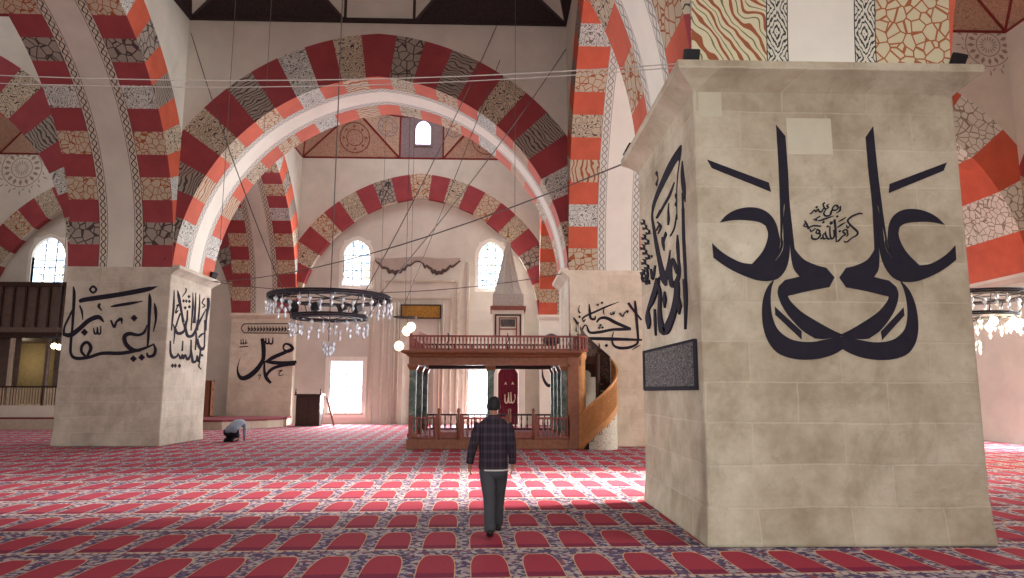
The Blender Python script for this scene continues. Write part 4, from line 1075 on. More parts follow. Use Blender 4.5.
base_b = gx((-25.5, 31.62, 1.0), (-25.45, 31.66, 1.78), 'baluster', 'shelf')
for i in range(1, 62):
    c = base_b.copy(); COL.objects.link(c); c.location.x += i * .12
M['backroom'] = flat('ochre_wall', rgb(150, 132, 96), .8)
gx((-25.4, 35.3, 1.0), (-18.2, 35.35, 3.95), 'back_panel', 'backroom')

# ================================================================== muezzin tribune
tr = empty('tribune', (0, 22.9, 0), 'reddish wooden raised tribune on green marbled columns, balustrade all round, in front of the mihrab', 'tribune')
TX0, TX1, TY0, TY1 = -2.45, 2.25, 20.95, 24.9
def tb(a, b, nm, mat, bv=.01, par=None): return MB().box(a, b).build(nm, M[mat], par or tr, bevel=bv)
tb((TX0 - .05, TY0 - .03, 0), (TX1 + .05, TY1, .3), 'plinth', 'wood', .02)
tb((TX0, TY0 + .05, .3), (TX1, TY1, .34), 'tribune_carpet', 'rug', 0)
for x, y in ((TX0 + .1, TY0 + .1), (TX0 + .1, 22.9), (TX0 + .1, TY1 - .1), (-.05, TY0 + .1), (TX1 - .1, TY0 + .12), (TX1 - .1, 22.3), (TX1 - .1, 23.6), (TX1 - .1, TY1 - .1), (-.05, TY1 - .1)):
    c = empty('column', (x, y, .3), parent_off := None) if False else None
    col = MB().box((x - .1, y - .1, .34), (x + .1, y + .1, 2.34)).build('column', M['marble'], tr, bevel=.02)
    MB().loft([[(x - s_, y - s_, z), (x + s_, y - s_, z), (x + s_, y + s_, z), (x - s_, y + s_, z)] for s_, z in ((.1, 2.3), (.16, 2.42), (.16, 2.48))]).build('capital', M['wood'], col)
    MB().box((x - .13, y - .13, .33), (x + .13, y + .13, .46)).build('column_base', M['wood'], col, bevel=.01)
tb((TX0 - .02, TY0 - .02, 2.45), (TX1 + .4, TY0 + .25, 2.68), 'front_beam', 'wood'); tb((TX0 - .02, TY0, 2.45), (TX0 + .23, TY1, 2.68), 'side_beam', 'wood')
tb((TX1 - .23, TY0, 2.45), (TX1 + .02, TY1, 2.68), 'side_beam', 'wood'); tb((TX0, TY1 - .25, 2.45), (TX1, TY1, 2.68), 'back_beam', 'dark_wood')
tb((TX0, TY0, 2.66), (TX1, TY1, 2.72), 'deck', 'dark_wood', 0)
prof = [(0, 2.68), (.06, 2.7), (.1, 2.76), (.22, 2.8), (.24, 2.84), (.24, 2.88), (0, 2.88)]
MB().loft([[(TX0 - k, TY0 - k, z), (TX1 + .35 + k * .3, TY0 - k, z), (TX1 + .35 + k * .3, 21.8, z), (TX1 + .08, 21.8, z), (TX1 + .08, TY1 + k * .3, z), (TX0 - k, TY1 + k * .3, z)] for k, z in prof[:-1]]).build('deck_cornice', M['wood'], tr, bevel=.008)
# turned baluster prototype
def baluster(x, y, z0, z1, mat, par):
    h = z1 - z0
    return MB().lathe([(.022, 0), (.022, .1 * h), (.034, .2 * h), (.016, .5 * h), (.03, .78 * h), (.02, .9 * h), (.022, h)], (x, y, z0), 6).build('baluster', M[mat], par, smooth=True)
def rail(p, q, z0, z1, mat, step, nm='railing', posts=True):
    dx, dy = q[0] - p[0], q[1] - p[1]; L = math.hypot(dx, dy); a = math.atan2(dy, dx)
    mb = MB(); c = ((p[0] + q[0]) / 2, (p[1] + q[1]) / 2)
    mb.obox((c[0], c[1], z1 - .03), (L, .07, .06), rz=a); mb.obox((c[0], c[1], z0 + .04), (L, .06, .06), rz=a)
    if posts:
        for e in (p, q): mb.obox((e[0], e[1], (z0 + z1) / 2 + .03), (.08, .08, z1 - z0 + .06), rz=a)
    r = mb.build(nm, M[mat], tr, bevel=.006)
    n = max(1, int(L / step)); b0 = None
    for i in range(n):
        k = (i + .5) / n; x, y = p[0] + dx * k, p[1] + dy * k
        if b0 is None: b0 = baluster(x, y, z0 + .06, z1 - .05, mat, r); bx0, by0 = x, y
        else: c_ = b0.copy(); COL.objects.link(c_); c_.location = (x - bx0, y - by0, 0)
    return r
M['wood_red'] = flat('red_stained_wood', rgb(138, 78, 70), .5, var=.18, vs=9)
UR = rail((TX0 + .02, TY0), (TX1 + .35, TY0), 2.88, 3.34, 'wood_red', .105)
rail((TX0 + .02, TY0 + .05), (TX0 + .02, TY1), 2.88, 3.34, 'wood_red', .3); rail((TX0, TY1), (TX1, TY1), 2.88, 3.34, 'dark_wood', .3)
# lower railings: front panels with gaps, sides and back
for a, b in ((TX0 + .05, -1.62), (-.9, .45), (1.3, TX1)): rail((a, TY0), (b, TY0), .3, .93, 'wood_red', .12)
for x in (-1.55, -.98, .52, 1.22):
    MB().lathe([(.05, 0), (.05, .72), (.035, .76), (.05, .82), (.045, .88), (.0, .92)], (x, TY0, .28), 8).build('gate_post', M['wood'], tr, smooth=True)
for a, b in ((-1.55, -.98), (.52, 1.22)): MB().box((a, TY0 - .02, .32), (b, TY0 + .02, .5)).build('threshold_board', M['wood_red'], tr)
rail((TX0 + .05, TY0 + .1), (TX0 + .05, TY1), .3, .86, 'dark_wood', .35); rail((TX0 + .1, TY1 - .05), (TX1 - .1, TY1 - .05), .34, .9, 'dark_wood', .2)
# iron scroll brackets on the upper rail
for px in (448, 507.5, 569.5):
    x = ony(px, 345, TY0 - .06).x
    MB().tube([(x, TY0 - .06, 2.86), (x + .03, TY0 - .09, 2.96), (x - .03, TY0 - .1, 3.08), (x + .03, TY0 - .09, 3.2), (x, TY0 - .06, 3.4)], .018, 6).build('iron_bracket', M['iron'], tr, smooth=True)
# corner casing and rounded newel by the stair
tb((TX1 - .02, TY0 - .04, 0), (TX1 + .32, TY0 + .5, 2.7), 'corner_casing', 'wood', .01)
MB().lathe([(.26, 0), (.26, .25), (.21, .3), (.21, 2.6), (.25, 2.7), (.25, 2.88)], (TX1 + .34, TY0 + .22, 0), 24).build('newel_column', M['gold_wood'], tr, smooth=True)
for z0, z1, r in ((2.88, 3.34, .27),):
    m_ = MB()
    for z in (2.9, 3.3): m_.tube([(TX1 + .34 + r * math.cos(a), TY0 + .22 + r * math.sin(a), z) for a in [math.radians(-95 + 12 * k) for k in range(18)]], .035, 6)
    rr = m_.build('railing', M['wood_red'], tr)
    for k in range(9):
        a = math.radians(-90 + k * 24); baluster(TX1 + .34 + r * math.cos(a), TY0 + .22 + r * math.sin(a), 2.9, 3.3, 'wood_red', rr)
for x in (2.35, 2.6): MB().lathe([(.02, 0), (.035, .1), (.015, .2), (.03, .32), (.005, .4)], (x, TY0 - .02, 3.34), 8).build('rail_finial', M['shelf'], tr, smooth=True)

# spiral stair
st = empty('spiral_staircase', (3.2, 21.25, 0), 'curving golden wooden staircase with fretwork balustrade at the right end of the tribune', 'staircase')
SC, SR = (3.18, 21.22), .56
zf = lambda ph: 2.85 * (ph - 196) / (520 - 196)
sp3 = lambda ph, r, z: (SC[0] + r * math.cos(math.radians(ph)), SC[1] + r * math.sin(math.radians(ph)), z)
N_ = 54; phs = [196 + 324 * i / N_ for i in range(N_ + 1)]
def ribbon(f0, f1, a, b, r, th, nm, mat):
    mb = MB(); P_ = [p for p in phs if a <= p <= b]
    mb.loft([[sp3(p, r, f0(p)), sp3(p, r + th, f0(p)), sp3(p, r + th, f1(p)), sp3(p, r, f1(p))] for p in P_]); return mb.build(nm, M[mat], st)
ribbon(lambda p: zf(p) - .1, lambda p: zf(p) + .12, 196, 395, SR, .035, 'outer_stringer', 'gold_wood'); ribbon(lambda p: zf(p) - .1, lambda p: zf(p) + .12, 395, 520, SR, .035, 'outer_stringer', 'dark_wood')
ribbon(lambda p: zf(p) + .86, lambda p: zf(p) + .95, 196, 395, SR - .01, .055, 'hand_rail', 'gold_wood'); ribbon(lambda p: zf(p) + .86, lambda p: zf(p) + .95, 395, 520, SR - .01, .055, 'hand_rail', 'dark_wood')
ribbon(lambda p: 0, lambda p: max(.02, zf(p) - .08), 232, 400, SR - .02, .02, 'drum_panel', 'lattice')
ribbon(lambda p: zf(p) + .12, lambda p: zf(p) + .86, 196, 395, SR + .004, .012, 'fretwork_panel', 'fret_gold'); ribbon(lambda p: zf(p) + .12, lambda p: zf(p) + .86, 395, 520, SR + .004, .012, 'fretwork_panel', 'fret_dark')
# fretwork balusters
for i in range(40):
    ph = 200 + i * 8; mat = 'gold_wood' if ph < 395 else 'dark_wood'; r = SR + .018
    fb = MB(); z = zf(ph)
    fb.tube([sp3(ph, r, z + .1), sp3(ph, r, z + .87)], .011, 5)
    for k in range(4):
        zc = z + .2 + k * .18; fb.tube([sp3(ph + 4 * math.cos(t) , r, zc + .09 * math.sin(t)) for t in [2 * PI * j / 8 for j in range(8)]], .01, 4, closed=True)
    fb.build('fretwork_baluster', M[mat], st)
for i in range(13):
    p0 = 200 + i * 24; z = zf(p0) + .18
    tr_ = MB(); seg = [p0 + 24 * j / 4 for j in range(5)]
    ring = [sp3(p, SR, 0) for p in seg] + [sp3(p, .07, 0) for p in seg[::-1]]
    tr_.loft([[(a, b, z - .2) for a, b, _ in ring], [(a, b, z) for a, b, _ in ring]]).build('tread', M['dark_wood'], st)
MB().lathe([(.07, 0), (.07, 2.8)], (*SC, 0), 12).build('centre_post', M['dark_wood'], st, smooth=True)
MB().lathe([(.06, 0), (.06, .95), (.08, 1.0), (.04, 1.08), (.07, 1.14), (.0, 1.2)], sp3(192, SR + .02, 0), 10).build('newel_post', M['gold_wood'], st, smooth=True)

# ================================================================== chandeliers
def bulb_glass(parent, x, y, z, s=.8):
    return MB().lathe([(.008, .2 * s), (.008, .12 * s), (.05 * s, .09 * s), (.066 * s, .03 * s), (.03 * s, -.04 * s), (.012, -.06 * s), (.04 * s, -.09 * s), (.05 * s, -.13 * s), (.02 * s, -.2 * s), (.004, -.23 * s)], (x, y, z), 8).build('glass_lamp', M['glass'], parent, smooth=True)
def iron_ring(cx, cy, z, R_, hgt, nm, par):
    mb = MB(); n = 72; wd = hgt
    for rr, zz in ((R_, z), (R_ - wd, z), (R_, z + .05), (R_ - wd / 2, z)): mb.tube([(cx + rr * math.cos(2 * PI * i / n), cy + rr * math.sin(2 * PI * i / n), zz) for i in range(n)], .026, 6, closed=True)
    k = int(R_ * 26)
    for i in range(k):       # scrollwork lying flat between the rims
        a = 2 * PI * i / k; da = PI / k
        for q in (.25, .75):
            mb.tube([(cx + (R_ - wd * q + wd * .24 * math.sin(t)) * math.cos(a + da * math.cos(t) * .9), cy + (R_ - wd * q + wd * .24 * math.sin(t)) * math.sin(a + da * math.cos(t) * .9), z) for t in [2 * PI * j / 7 for j in range(7)]], .017, 4, closed=True)
    return mb.build(nm, M['iron'], par)
def chandelier(cx, cy, z, R1, R2, label, lit, name='chandelier', top=CZ + 4.5, guys=()):
    t = empty(name, (cx, cy, z), label, 'chandelier', 'two-ring iron chandeliers')
    r1 = iron_ring(cx, cy, z, R1, .36, 'outer_ring', t); r2 = iron_ring(cx, cy, z - .46, R2, .26, 'lower_ring', t)
    sp = MB()
    for k in range(6):
        a = 2 * PI * k / 6 + .3; sp.tube([(cx + R1 * math.cos(a), cy + R1 * math.sin(a), z + .02), (cx, cy, z + .02)], .014, 5); sp.tube([(cx + R1 * .8 * math.cos(a), cy + R1 * .8 * math.sin(a), z + .02), (cx + R2 * math.cos(a), cy + R2 * math.sin(a), z - .42)], .012, 5)
        sp.tube([(cx + R2 * math.cos(a), cy + R2 * math.sin(a), z - .45), (cx, cy, z - .5)], .012, 5)
    sp.build('spokes', M['iron'], t)
    ch = MB()
    ch.tube([(cx, cy, top), (cx, cy, z - 1.0)], .014, 5)
    ch.build('suspension_cable', M['cable'], t)
    mat_lit = lit
    n1, n2 = int(R1 * 27), int(R2 * 24)
    b0 = None
    for n, R_, zz in ((n1, R1, z - .16), (n2, R2, z - .66), (6, .12, z - 1.1)):
        for i in range(n):
            a = 2 * PI * i / n; x, y = cx + R_ * math.cos(a), cy + R_ * math.sin(a); dz = .05 * ((i * 7) % 3)
            if b0 is None: b0 = bulb_glass(t, x, y, zz); o0 = (x, y, zz)
            else: c = b0.copy(); COL.objects.link(c); c.location = (x - o0[0], y - o0[1], zz - dz - o0[2])
            if lit and i % 2 == 0 and n == n2:
                MB().lathe([(.01, .11), (.07, .06), (.09, 0), (.07, -.06), (.01, -.11)], (x, y, zz + .02), 10).build('lit_bulb', M['bulb'], t, smooth=True)
    return t
c1 = chandelier(-3.85, 16.6, 3.84, 1.42, .88, 'large two-ring wrought iron chandelier with clear glass lamps hanging in front of the mihrab wall', False)
for a in (215, 262, 300, 325):
    x, y = -3.85 + .88 * math.cos(math.radians(a)), 16.6 + .88 * math.sin(math.radians(a))
    s = MB().obox((x, y, 3.56), (.2, .17, .17), rz=math.radians(a), rx=.4); s.tube([(x, y, 3.5), (x, y, 3.38)], .03, 6); s.build('spotlight', M['black'], c1, bevel=.02)
chandelier(11.6, 16.6, 3.95, 1.42, .95, 'round iron chandelier with warm lit lamps at the right edge of the picture', True)
pl = bpy.data.lights.new('chandelier_glow', 'POINT'); pl.energy = LP['glow']; pl.color = (1, .76, .5); pl.shadow_soft_size = .5
po = bpy.data.objects.new('chandelier_glow', pl); COL.objects.link(po); po.location = (12.6, 16.9, 2.75)
pl = bpy.data.lights.new('gallery_lamp', 'POINT'); pl.energy = 30; pl.color = (1, .85, .6); pl.shadow_soft_size = .3
po = bpy.data.objects.new('gallery_lamp', pl); COL.objects.link(po); po.location = (-22.6, 34.2, 3.0)
# small lit lamp clusters deeper in the hall
def globes(cx, cy, pts, label, rad, top, strength='glow_glass'):
    t = empty('hanging_lamp', (cx, cy, pts[0][2]), label, 'hanging lamp', 'glowing hanging lamps')
    zr = max(p[2] for p in pts) + .35
    m_ = MB(); m_.tube([(cx + .45 * math.cos(2 * PI * i / 24), cy + .45 * math.sin(2 * PI * i / 24), zr) for i in range(24)], .02, 6, closed=True)
    m_.tube([(cx - .45, cy, zr), (cx + .45, cy, zr)], .015, 5); m_.tube([(cx, cy, zr), (cx, cy, top)], .01, 5)
    for p in pts: m_.tube([p, (p[0], p[1], zr)], .01, 5); m_.tube([(p[0], p[1], zr), (cx, cy, zr)], .01, 5)
    m_.build('lamp_frame', M['iron'], t)
    for p in pts: MB().lathe([(.02, rad), (rad * .7, rad * .7), (rad, 0), (rad * .7, -rad * .7), (.02, -rad)], p, 14).build('glass_globe', M[strength], t, smooth=True)
p = [ony(407, 331, 27.2), ony(399, 346, 27.2), ony(411, 327, 27.6)]
globes(p[0].x - .1, 27.3, [tuple(q) for q in p], 'cluster of three glowing lamp globes hanging left of the tribune', .19, CZ + 5.9)
p = [ony(54, 346, 28.5), ony(59, 347, 28.7)]
globes(p[0].x, 28.6, [tuple(q) for q in p], 'small glowing lamp hanging in front of the dark gallery at far left', .12, CZ + 5.2)

def dome_z(x, y):
    cx, cy = -3.82, (16.53 if y < 25 else 30.45)
    return CZ + 2.3 + math.sqrt(max(1, 26 - (x - cx) ** 2 - (y - cy) ** 2))
# ================================================================== cables, floodlights, speakers
def cable(a, b, sag, label, r=.016, name='cable', mat='cable'):
    a, b = Vector(a), Vector(b); pts = []
    for i in range(15):
        k = i / 14; p = a.lerp(b, k); p.z -= sag * 4 * k * (1 - k); pts.append(p)
    return tag(MB().tube(pts, r, 5).build(name, M[mat]), label, 'cable', {'cable': 'cables strung between the piers', 'guy_cable': 'slanting guy cables', 'hanging_wire': 'vertical hanging wires'}[name])
cable((2.18, 7.75, 5.53), (-10.0, 7.9, 5.6), .3, 'pale thin cable crossing the whole picture near the top, tied to the near pier', .007, mat='cable_pale')
cable((2.18, 7.85, 5.53), (-10.0, 8.1, 5.56), .3, 'second pale cable running just below the topmost horizontal one', .006, mat='cable_pale')
cable((2.16, 11.4, 5.5), (-9.9, 24.8, 5.5), .45, 'sagging dark cable from the back corner of the near pier to the left pier', .014)
cable((2.2, 22.0, 5.4), (-9.8, 24.5, 5.45), .5, 'faint cable strung low between the far left pier and the far right pier', .014)
hk = lambda px, py, Y: ony(px, py, Y)
for (px, py), (qx, qy, qz), l in (((191, 33), (-4.82, 16.2, 3.9), 'steel guy cable from the upper left wall corner down to the large chandelier'), ((497, 25), (-3.05, 16.4, 3.9), 'steep guy cable from the cornice above the central arch to the large chandelier'), ((566, 49), (-2.82, 16.9, 3.9), 'steel guy cable from the upper right wall corner down to the large chandelier')):
    p = hk(px, py, YF0 - .02); cable(p, (qx, qy, qz), .25, l, .014, 'guy_cable')
for px, Y, z0, l in ((226, 18.5, 5.2, 'vertical hanging wire left of the chandelier'), (263, 19.5, 9.0, 'short vertical wire high above the left pier'), (385, 27.0, 4.6, 'vertical wire in front of the mihrab wall, left of the plaque'), (414, 27.3, 4.7, 'vertical wire passing over the plaque'), (515, 19.0, 6.6, 'vertical wire in front of the pulpit spire')):
    x = ony(px, 150, Y).x; cable((x, Y, z0), (x, Y, dome_z(x, Y)), 0, l, .008, 'hanging_wire')
q = ony(500, 60, 20); cable(q, (-3.85, 30.4, 5.4), .1, 'slanting wire descending from the central crown to the lamps by the mihrab', .012, 'guy_cable')

def flood(p, rz, label, s=.2, rx=.5):
    t = empty('floodlight', p, label, 'floodlight', 'floodlights on the pier cornices')
    MB().obox((p[0], p[1], p[2] + s * .75), (s * 1.25, s * .55, s), rz=rz, rx=rx).build('lamp_housing', M['black'], t, bevel=.015)
    MB().obox((p[0], p[1], p[2] + s * .15), (s * .5, s * .5, s * .3), rz=rz).build('bracket', M['black'], t)
flood((2.36, YN0 - .12, 5.57), 0, 'black floodlight on the near left corner of the big foreground pier', .15)
flood((5.62, YN0 - .12, 5.57), .3, 'black floodlight on the right corner of the big foreground pier', .15)
flood((2.26, 11.25, 5.57), 1.57, 'black floodlight on the rear corner of the foreground pier cornice', .18)
flood((-10.2, YF0 + .1, 5.57), .3, 'small black floodlight on the front corner of the left pier', .2)
flood((-9.95, 24.9, 5.57), 1.2, 'small black floodlight on the rear right corner of the left pier', .22)
flood((2.5, YF0 + .1, 5.57), .3, 'small dark floodlight on top of the pier behind the staircase', .22)
p = ony(551, 338, 35.5)
ls = empty('loudspeaker', (p.x, 35.3, p.z), 'dark rounded loudspeaker on the white pilaster behind the tribune', 'loudspeaker')
MB().lathe([(.42, 0), (.42, .25), (.3, .42), (.1, .5), (.02, .52)], (p.x, 35.34, p.z - .3), 16).build('speaker_body', M['black'], ls, smooth=True)
MB().box((p.x - .3, 35.2, p.z - .38), (p.x + .3, 35.8, p.z - .3)).build('wall_shelf', M['iron'], ls)

# ================================================================== people
def skin_body(name, joints, edges, mat, parent, subsurf=2, root=0, seg=None):
    me = bpy.data.meshes.new(name); me.from_pydata([Vector(j[0]) - origin(parent) for j in joints], edges, [])
    o = bpy.data.objects.new(name, me); COL.objects.link(o); o.parent = parent
    s = o.modifiers.new('skin', 'SKIN'); s.use_smooth_shade = True; s.branch_smoothing = .4
    sv = me.skin_vertices[0] if len(me.skin_vertices) else None
    if sv is None:
        bm = bmesh.new(); bm.from_mesh(me); bm.verts.layers.skin.verify(); bm.to_mesh(me); bm.free(); sv = me.skin_vertices[0]
    for i, j in enumerate(joints):
        r = j[1]; sv.data[i].radius = r if isinstance(r, tuple) else (r, r)
        sv.data[i].use_root = (i == root)
    if subsurf: m = o.modifiers.new('sub', 'SUBSURF'); m.levels = subsurf; m.render_levels = subsurf
    me.materials.append(M[mat]); return o
M['skin_tone'] = flat('skin', rgb(150, 104, 82), .6, var=.05)
M['hair'] = flat('dark_hair', rgb(30, 26, 28), .7)
M['trouser'] = flat('grey_trousers', rgb(62, 62, 66), .85)
M['shoe'] = flat('black_shoes', rgb(24, 22, 24), .5)
M['hem'] = flat('white_shirt_hem', rgb(200, 196, 190), .8)
M['blueshirt'] = flat('pale_blue_shirt', rgb(146, 160, 178), .85)
M['navy'] = flat('dark_navy_trousers', rgb(26, 24, 38), .85)
def plaid():
    t = NT('plaid_jacket', .85, .1); sp = t.n('ShaderNodeSeparateXYZ', None, i0=t.obj())
    gx_ = t.math('GREATER_THAN', t.math('FRACT', t.math('MULTIPLY', t.math('ADD', sp.outputs[0], 10), 11)), .62)
    gz = t.math('GREATER_THAN', t.math('FRACT', t.math('MULTIPLY', sp.outputs[2], 10)), .62)
    k = t.math('MULTIPLY', t.math('ADD', gx_, gz), .5)
    th = t.math('LESS_THAN', t.math('ABSOLUTE', t.math('SUBTRACT', t.math('FRACT', t.math('MULTIPLY', t.math('ADD', sp.outputs[0], 10), 11)), .3)), .05)
    c = t.mix(k, rgb(38, 34, 42), rgb(64, 54, 62)); c = t.mix(t.math('MULTIPLY', th, .25), c, rgb(96, 60, 68))
    return t.out(c)
M['plaid'] = plaid()

def ell(cx, cy, z, rx, ry, n=16, rot=0, p=2.3):
    out = []
    for j in range(n):
        a = 2 * PI * j / n; ca, sa = math.cos(a), math.sin(a)
        x = rx * math.copysign(abs(ca) ** (2 / p), ca); y = ry * math.copysign(abs(sa) ** (2 / p), sa)
        out.append((cx + x * math.cos(rot) - y * math.sin(rot), cy + x * math.sin(rot) + y * math.cos(rot), z))
    return out
def limb(pts, radii, n=12):
    """tapering sleeve / trouser tube"""
    return MB().tube(catmull([(*p, r) for p, r in zip(pts, radii)], 4) and [q[:3] for q in catmull([(*p, r) for p, r in zip(pts, radii)], 4)],
                     [q[3] for q in catmull([(*p, r) for p, r in zip(pts, radii)], 4)], n)

# walking man seen from behind; x is left-right, facing +y
W = empty('person', (0.03, 8.6, 0), 'man in a dark plaid jacket and grey trousers walking away across the red carpet', 'person')
wx, wy = .02, 8.62
S = lambda x, y, z: (wx + x, wy + y, z)
J = [(S(.0, .05, .82), (.12, .085)), (S(0, .04, .98), (.12, .085)), (S(0, .03, 1.15), (.13, .09)), (S(0, .04, 1.28), (.12, .08)), (S(0, .06, 1.37), .05), (S(0, .08, 1.43), .045),
     (S(.0, .10, 1.49), (.062, .075)), (S(0, .10, 1.565), (.065, .08)), (S(0, .09, 1.6), (.045, .055)),
     # left arm 9..13
     (S(-.16, .05, 1.30), .052), (S(-.238, .03, 1.08), .042), (S(-.282, .08, .86), .030), (S(-.286, .10, .80), (.032, .018)), (S(-.288, .11, .76), (.032, .016)),
     # right arm 14..18
     (S(.16, .05, 1.30), .052), (S(.213, .02, 1.08), .042), (S(.229, .06, .86), .030), (S(.231, .08, .80), (.032, .018)), (S(.232, .09, .76), (.032, .016)),
     # legs: left (rear, toes pushing off) 19..22 ; right (forward) 23..26
     (S(-.07, .05, .76), .085), (S(-.045, -.02, .44), .06), (S(-.035, -.16, .10), .038), (S(-.03, -.06, .035), (.035, .03)),
     (S(.08, .08, .76), .085), (S(.075, .26, .46), .06), (S(.06, .36, .10), .038), (S(.06, .50, .04), (.035, .03)),
     # jaw / nose
     (S(0, .17, 1.46), .035), (S(0, .195, 1.505), .014)]
E_ = [(0, 1), (1, 2), (2, 3), (3, 4), (4, 5), (5, 6), (6, 7), (7, 8), (3, 9), (9, 10), (10, 11), (11, 12), (12, 13), (3, 14), (14, 15), (15, 16), (16, 17), (17, 18), (0, 19), (19, 20), (20, 21), (21, 22), (0, 23), (23, 24), (24, 25), (25, 26), (6, 27), (6, 28)]
for hand, sx in ((13, -1), (18, 1)):
    hx, hy, hz = J[hand][0]
    for f_, (oy, ln) in enumerate(((.024, .062), (.009, .072), (-.006, .068), (-.021, .052))):
        i = len(J)
        J += [((hx - sx * .004, hy + oy, hz - .012), .0085), ((hx - sx * .010, hy + oy * 1.1 + .004, hz - .012 - ln * .5), .0080), ((hx - sx * .026, hy + oy * 1.1 + .006, hz - .012 - ln * .9), .0070)]
        E_ += [(hand, i), (i, i + 1), (i + 1, i + 2)]
    w_ = hand - 1; i = len(J)
    J += [((J[w_][0][0] - sx * .012, J[w_][0][1] + .034, J[w_][0][2] - .005), .010), ((J[w_][0][0] - sx * .022, J[w_][0][1] + .050, J[w_][0][2] - .042), .0085)]
    E_ += [(w_, i), (i, i + 1)]
body = skin_body('body', J, E_, 'skin_tone', W)
for sx in (-1, 1):
    MB().lathe([(.004, -.03), (.016, -.015), (.02, .012), (.008, .03)], (wx + sx * .072, wy + .1, 1.505), 8).build('ear', M['skin_tone'], W, smooth=True)
    MB().lathe([(.001, -.008), (.008, 0), (.001, .008)], (wx + sx * .027, wy + .172, 1.52), 8).build('eye', M['black'], W, smooth=True)
MB().obox((wx, wy + .178, 1.452), (.042, .012, .01)).build('mouth', M['maroon'], W)
# hair cap
H = MB(); rr = []
for z, rx, ry, yo in ((1.465, .070, .05, .06), (1.50, .078, .078, .078), (1.54, .081, .09, .088), (1.58, .077, .09, .092), (1.61, .06, .072, .094), (1.632, .03, .038, .095)): rr.append(ell(wx, wy + yo, z, rx, ry, 14, p=2))
H.loft(rr).build('hair', M['hair'], W, smooth=True)
# jacket: torso, collar and sleeves
j = MB()
j.loft([ell(wx, wy + .05, z, rx, ry, 20, p=2.6) for z, rx, ry in ((.77, .175, .115), (.79, .178, .118), (.92, .172, .118), (1.05, .178, .12), (1.18, .190, .122), (1.27, .192, .115), (1.32, .172, .10), (1.355, .125, .085), (1.385, .075, .075), (1.41, .062, .068))])
for sx, pts in ((-1, [(-.15, .05, 1.295), (-.195, .045, 1.2), (-.24, .03, 1.06), (-.268, .055, .94), (-.285, .085, .835)]), (1, [(.15, .05, 1.295), (.19, .045, 1.2), (.215, .02, 1.06), (.228, .04, .94), (.23, .065, .835)])):
    cat_ = catmull([(*S(*p), r) for p, r in zip(pts, (.075, .068, .058, .05, .046))], 4); j.tube([c[:3] for c in cat_], [c[3] for c in cat_], 12)
j.build('jacket', M['plaid'], W, smooth=True)
MB().loft([ell(wx + .01, wy + .05, z, .165, .112, 20, p=2.6) for z in (.752, .775)]).build('shirt_hem', M['hem'], W, smooth=True)
tq = MB()
tq.loft([ell(wx, wy + .05, z, rx, ry, 16, p=2.4) for z, rx, ry in ((.66, .15, .1), (.74, .165, .11), (.80, .155, .105))])
for pts, rd in (([(-.075, .05, .76), (-.06, .02, .62), (-.047, -.02, .44), (-.04, -.09, .26), (-.035, -.155, .08)], (.098, .092, .072, .066, .064)), ([(.078, .06, .76), (.08, .15, .62), (.077, .25, .45), (.068, .31, .26), (.062, .36, .07)], (.098, .09, .07, .064, .062))):
    c_2 = catmull([(*S(*p), r) for p, r in zip(pts, rd)], 4); tq.tube([c[:3] for c in c_2], [c[3] for c in c_2], 12)
tq.build('trousers', M['trouser'], W, smooth=True)
for (fx_, fy_, tip, zz) in ((-.035, -.12, .3, 0), (.062, .42, 0, 0)):
    sh = MB(); L = .27
    ringz = [(-.13, .03, .032, .05), (-.11, .038, .034, .06), (-.05, .042, .036, .07), (.03, .046, .032, .05), (.09, .046, .026, .04), (.125, .034, .02, .03), (.138, .015, .012, .022)]
    rg = []
    for y, rx, _, h in ringz:
        lift = tip * max(0, .06 - y) if tip else 0
        rg.append([(wx + fx_ + rx * math.cos(a), wy + fy_ + y, max(.004, h / 2 + h / 2 * math.sin(a) * 1.0) + lift) for a in [2 * PI * k / 12 for k in range(12)]])
    sh.loft(rg).build('shoe', M['shoe'], W, smooth=True)

# kneeling worshipper, bent forward with a hand on the carpet
Kp = onz0 = None
kx, ky = -8.62, 24.0
Kn = empty('person', (kx, ky, 0), 'kneeling worshipper in a pale blue shirt bowing beside the left pier', 'person')
K_ = lambda x, y, z: (kx + x, ky + y, z)
J = [(K_(-.05, .0, .36), (.15, .13)), (K_(.02, .14, .50), (.14, .11)), (K_(.08, .30, .60), (.15, .11)), (K_(.10, .40, .60), (.13, .09)), (K_(.12, .48, .57), .05), (K_(.13, .56, .52), (.07, .075)), (K_(.13, .63, .47), (.06, .065)),
     (K_(.24, .36, .56), .05), (K_(.27, .36, .32), .04), (K_(.27, .38, .07), .03), (K_(.27, .43, .03), (.035, .015)), (K_(-.04, .42, .56), .05), (K_(-.07, .44, .32), .04), (K_(-.07, .46, .07), .03), (K_(-.07, .51, .03), (.035, .015)),
     (K_(-.15, .04, .30), .10), (K_(-.17, .32, .10), .075), (K_(-.17, -.05, .07), .05), (K_(-.17, -.14, .05), .035), (K_(.05, .04, .30), .10), (K_(.08, .32, .10), .075), (K_(.07, -.05, .07), .05), (K_(.07, -.14, .05), .035)]
E_ = [(0, 1), (1, 2), (2, 3), (3, 4), (4, 5), (5, 6), (3, 7), (7, 8), (8, 9), (9, 10), (3, 11), (11, 12), (12, 13), (13, 14), (0, 15), (15, 16), (16, 17), (17, 18), (0, 19), (19, 20), (20, 21), (21, 22)]
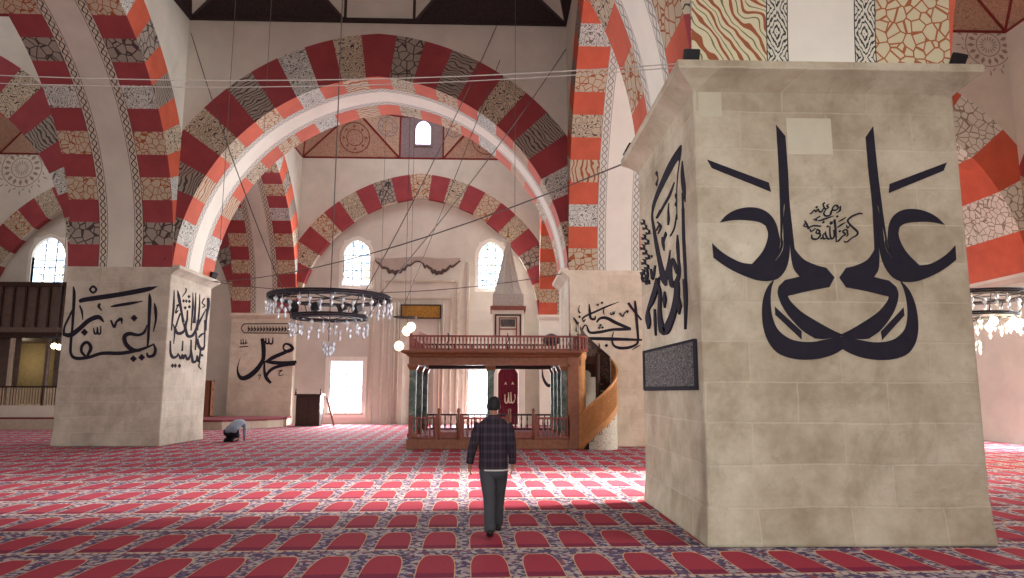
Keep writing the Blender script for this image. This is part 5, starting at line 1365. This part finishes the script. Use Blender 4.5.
for hand in (10, 14):
    hx, hy, hz = J[hand][0]
    for ox, ln in ((-.026, .05), (-.009, .065), (.009, .06), (.026, .048)):
        i = len(J); J += [((hx + ox, hy + .02, .022), .008), ((hx + ox * 1.2, hy + .02 + ln, .014), .007)]; E_ += [(hand, i), (i, i + 1)]
    i = len(J); J += [((hx - .045, hy - .01, .022), .009), ((hx - .06, hy + .025, .014), .008)]; E_ += [(hand, i), (i, i + 1)]
skin_body('body', J, E_, 'skin_tone', Kn)
s = MB()
s.loft([[K_(cx_ + rx * math.cos(a), cy_ + ry * math.sin(a) * cs, cz_ - ry * math.sin(a) * sn * -1) for a in [2 * PI * k / 16 for k in range(16)]] for cx_, cy_, cz_, rx, ry, cs, sn in
        ((-.05, -.06, .34, .19, .15, .5, -.86), (-.03, .02, .42, .20, .16, .5, -.86), (.02, .14, .52, .19, .14, .5, -.86), (.07, .27, .60, .20, .13, .35, -.93), (.10, .38, .61, .19, .11, .2, -.97), (.12, .46, .59, .09, .07, .1, -.99))])
for pts in ([(.22, .36, .58), (.26, .36, .46), (.27, .36, .30), (.27, .37, .12)], [(-.03, .42, .58), (-.06, .43, .46), (-.07, .44, .30), (-.07, .45, .12)]):
    c_3 = catmull([(*K_(*p), r) for p, r in zip(pts, (.075, .062, .052, .045))], 3); s.tube([c[:3] for c in c_3], [c[3] for c in c_3], 10)
s.build('shirt', M['blueshirt'], Kn, smooth=True)
tr2 = MB()
for sx in (-.15, .06):
    for pts, rd in (([(sx, -.02, .32), (sx - .02, .15, .24), (sx - .02, .33, .11)], (.15, .13, .1)), ([(sx - .02, .33, .09), (sx - .02, .1, .085), (sx - .02, -.14, .06)], (.09, .085, .065))):
        c_4 = catmull([(*K_(*p), r) for p, r in zip(pts, rd)], 4); tr2.tube([c[:3] for c in c_4], [c[3] for c in c_4], 12)
tr2.build('trousers', M['navy'], Kn, smooth=True)
MB().loft([[K_(.13 + r * math.cos(a), .575 + d, .535 + r * math.sin(a)) for a in [2 * PI * k / 12 for k in range(12)]] for d, r in ((-.075, .03), (-.055, .062), (-.01, .082), (.04, .08), (.075, .055), (.09, .02))]).build('hair', M['hair'], Kn, smooth=True)
for sx in (-.17, .07): MB().loft([ell(kx + sx, ky - .15, z, rx, .1, 10) for z, rx in ((.005, .04), (.05, .045), (.08, .03))]).build('sock', M['navy'], Kn, smooth=True)
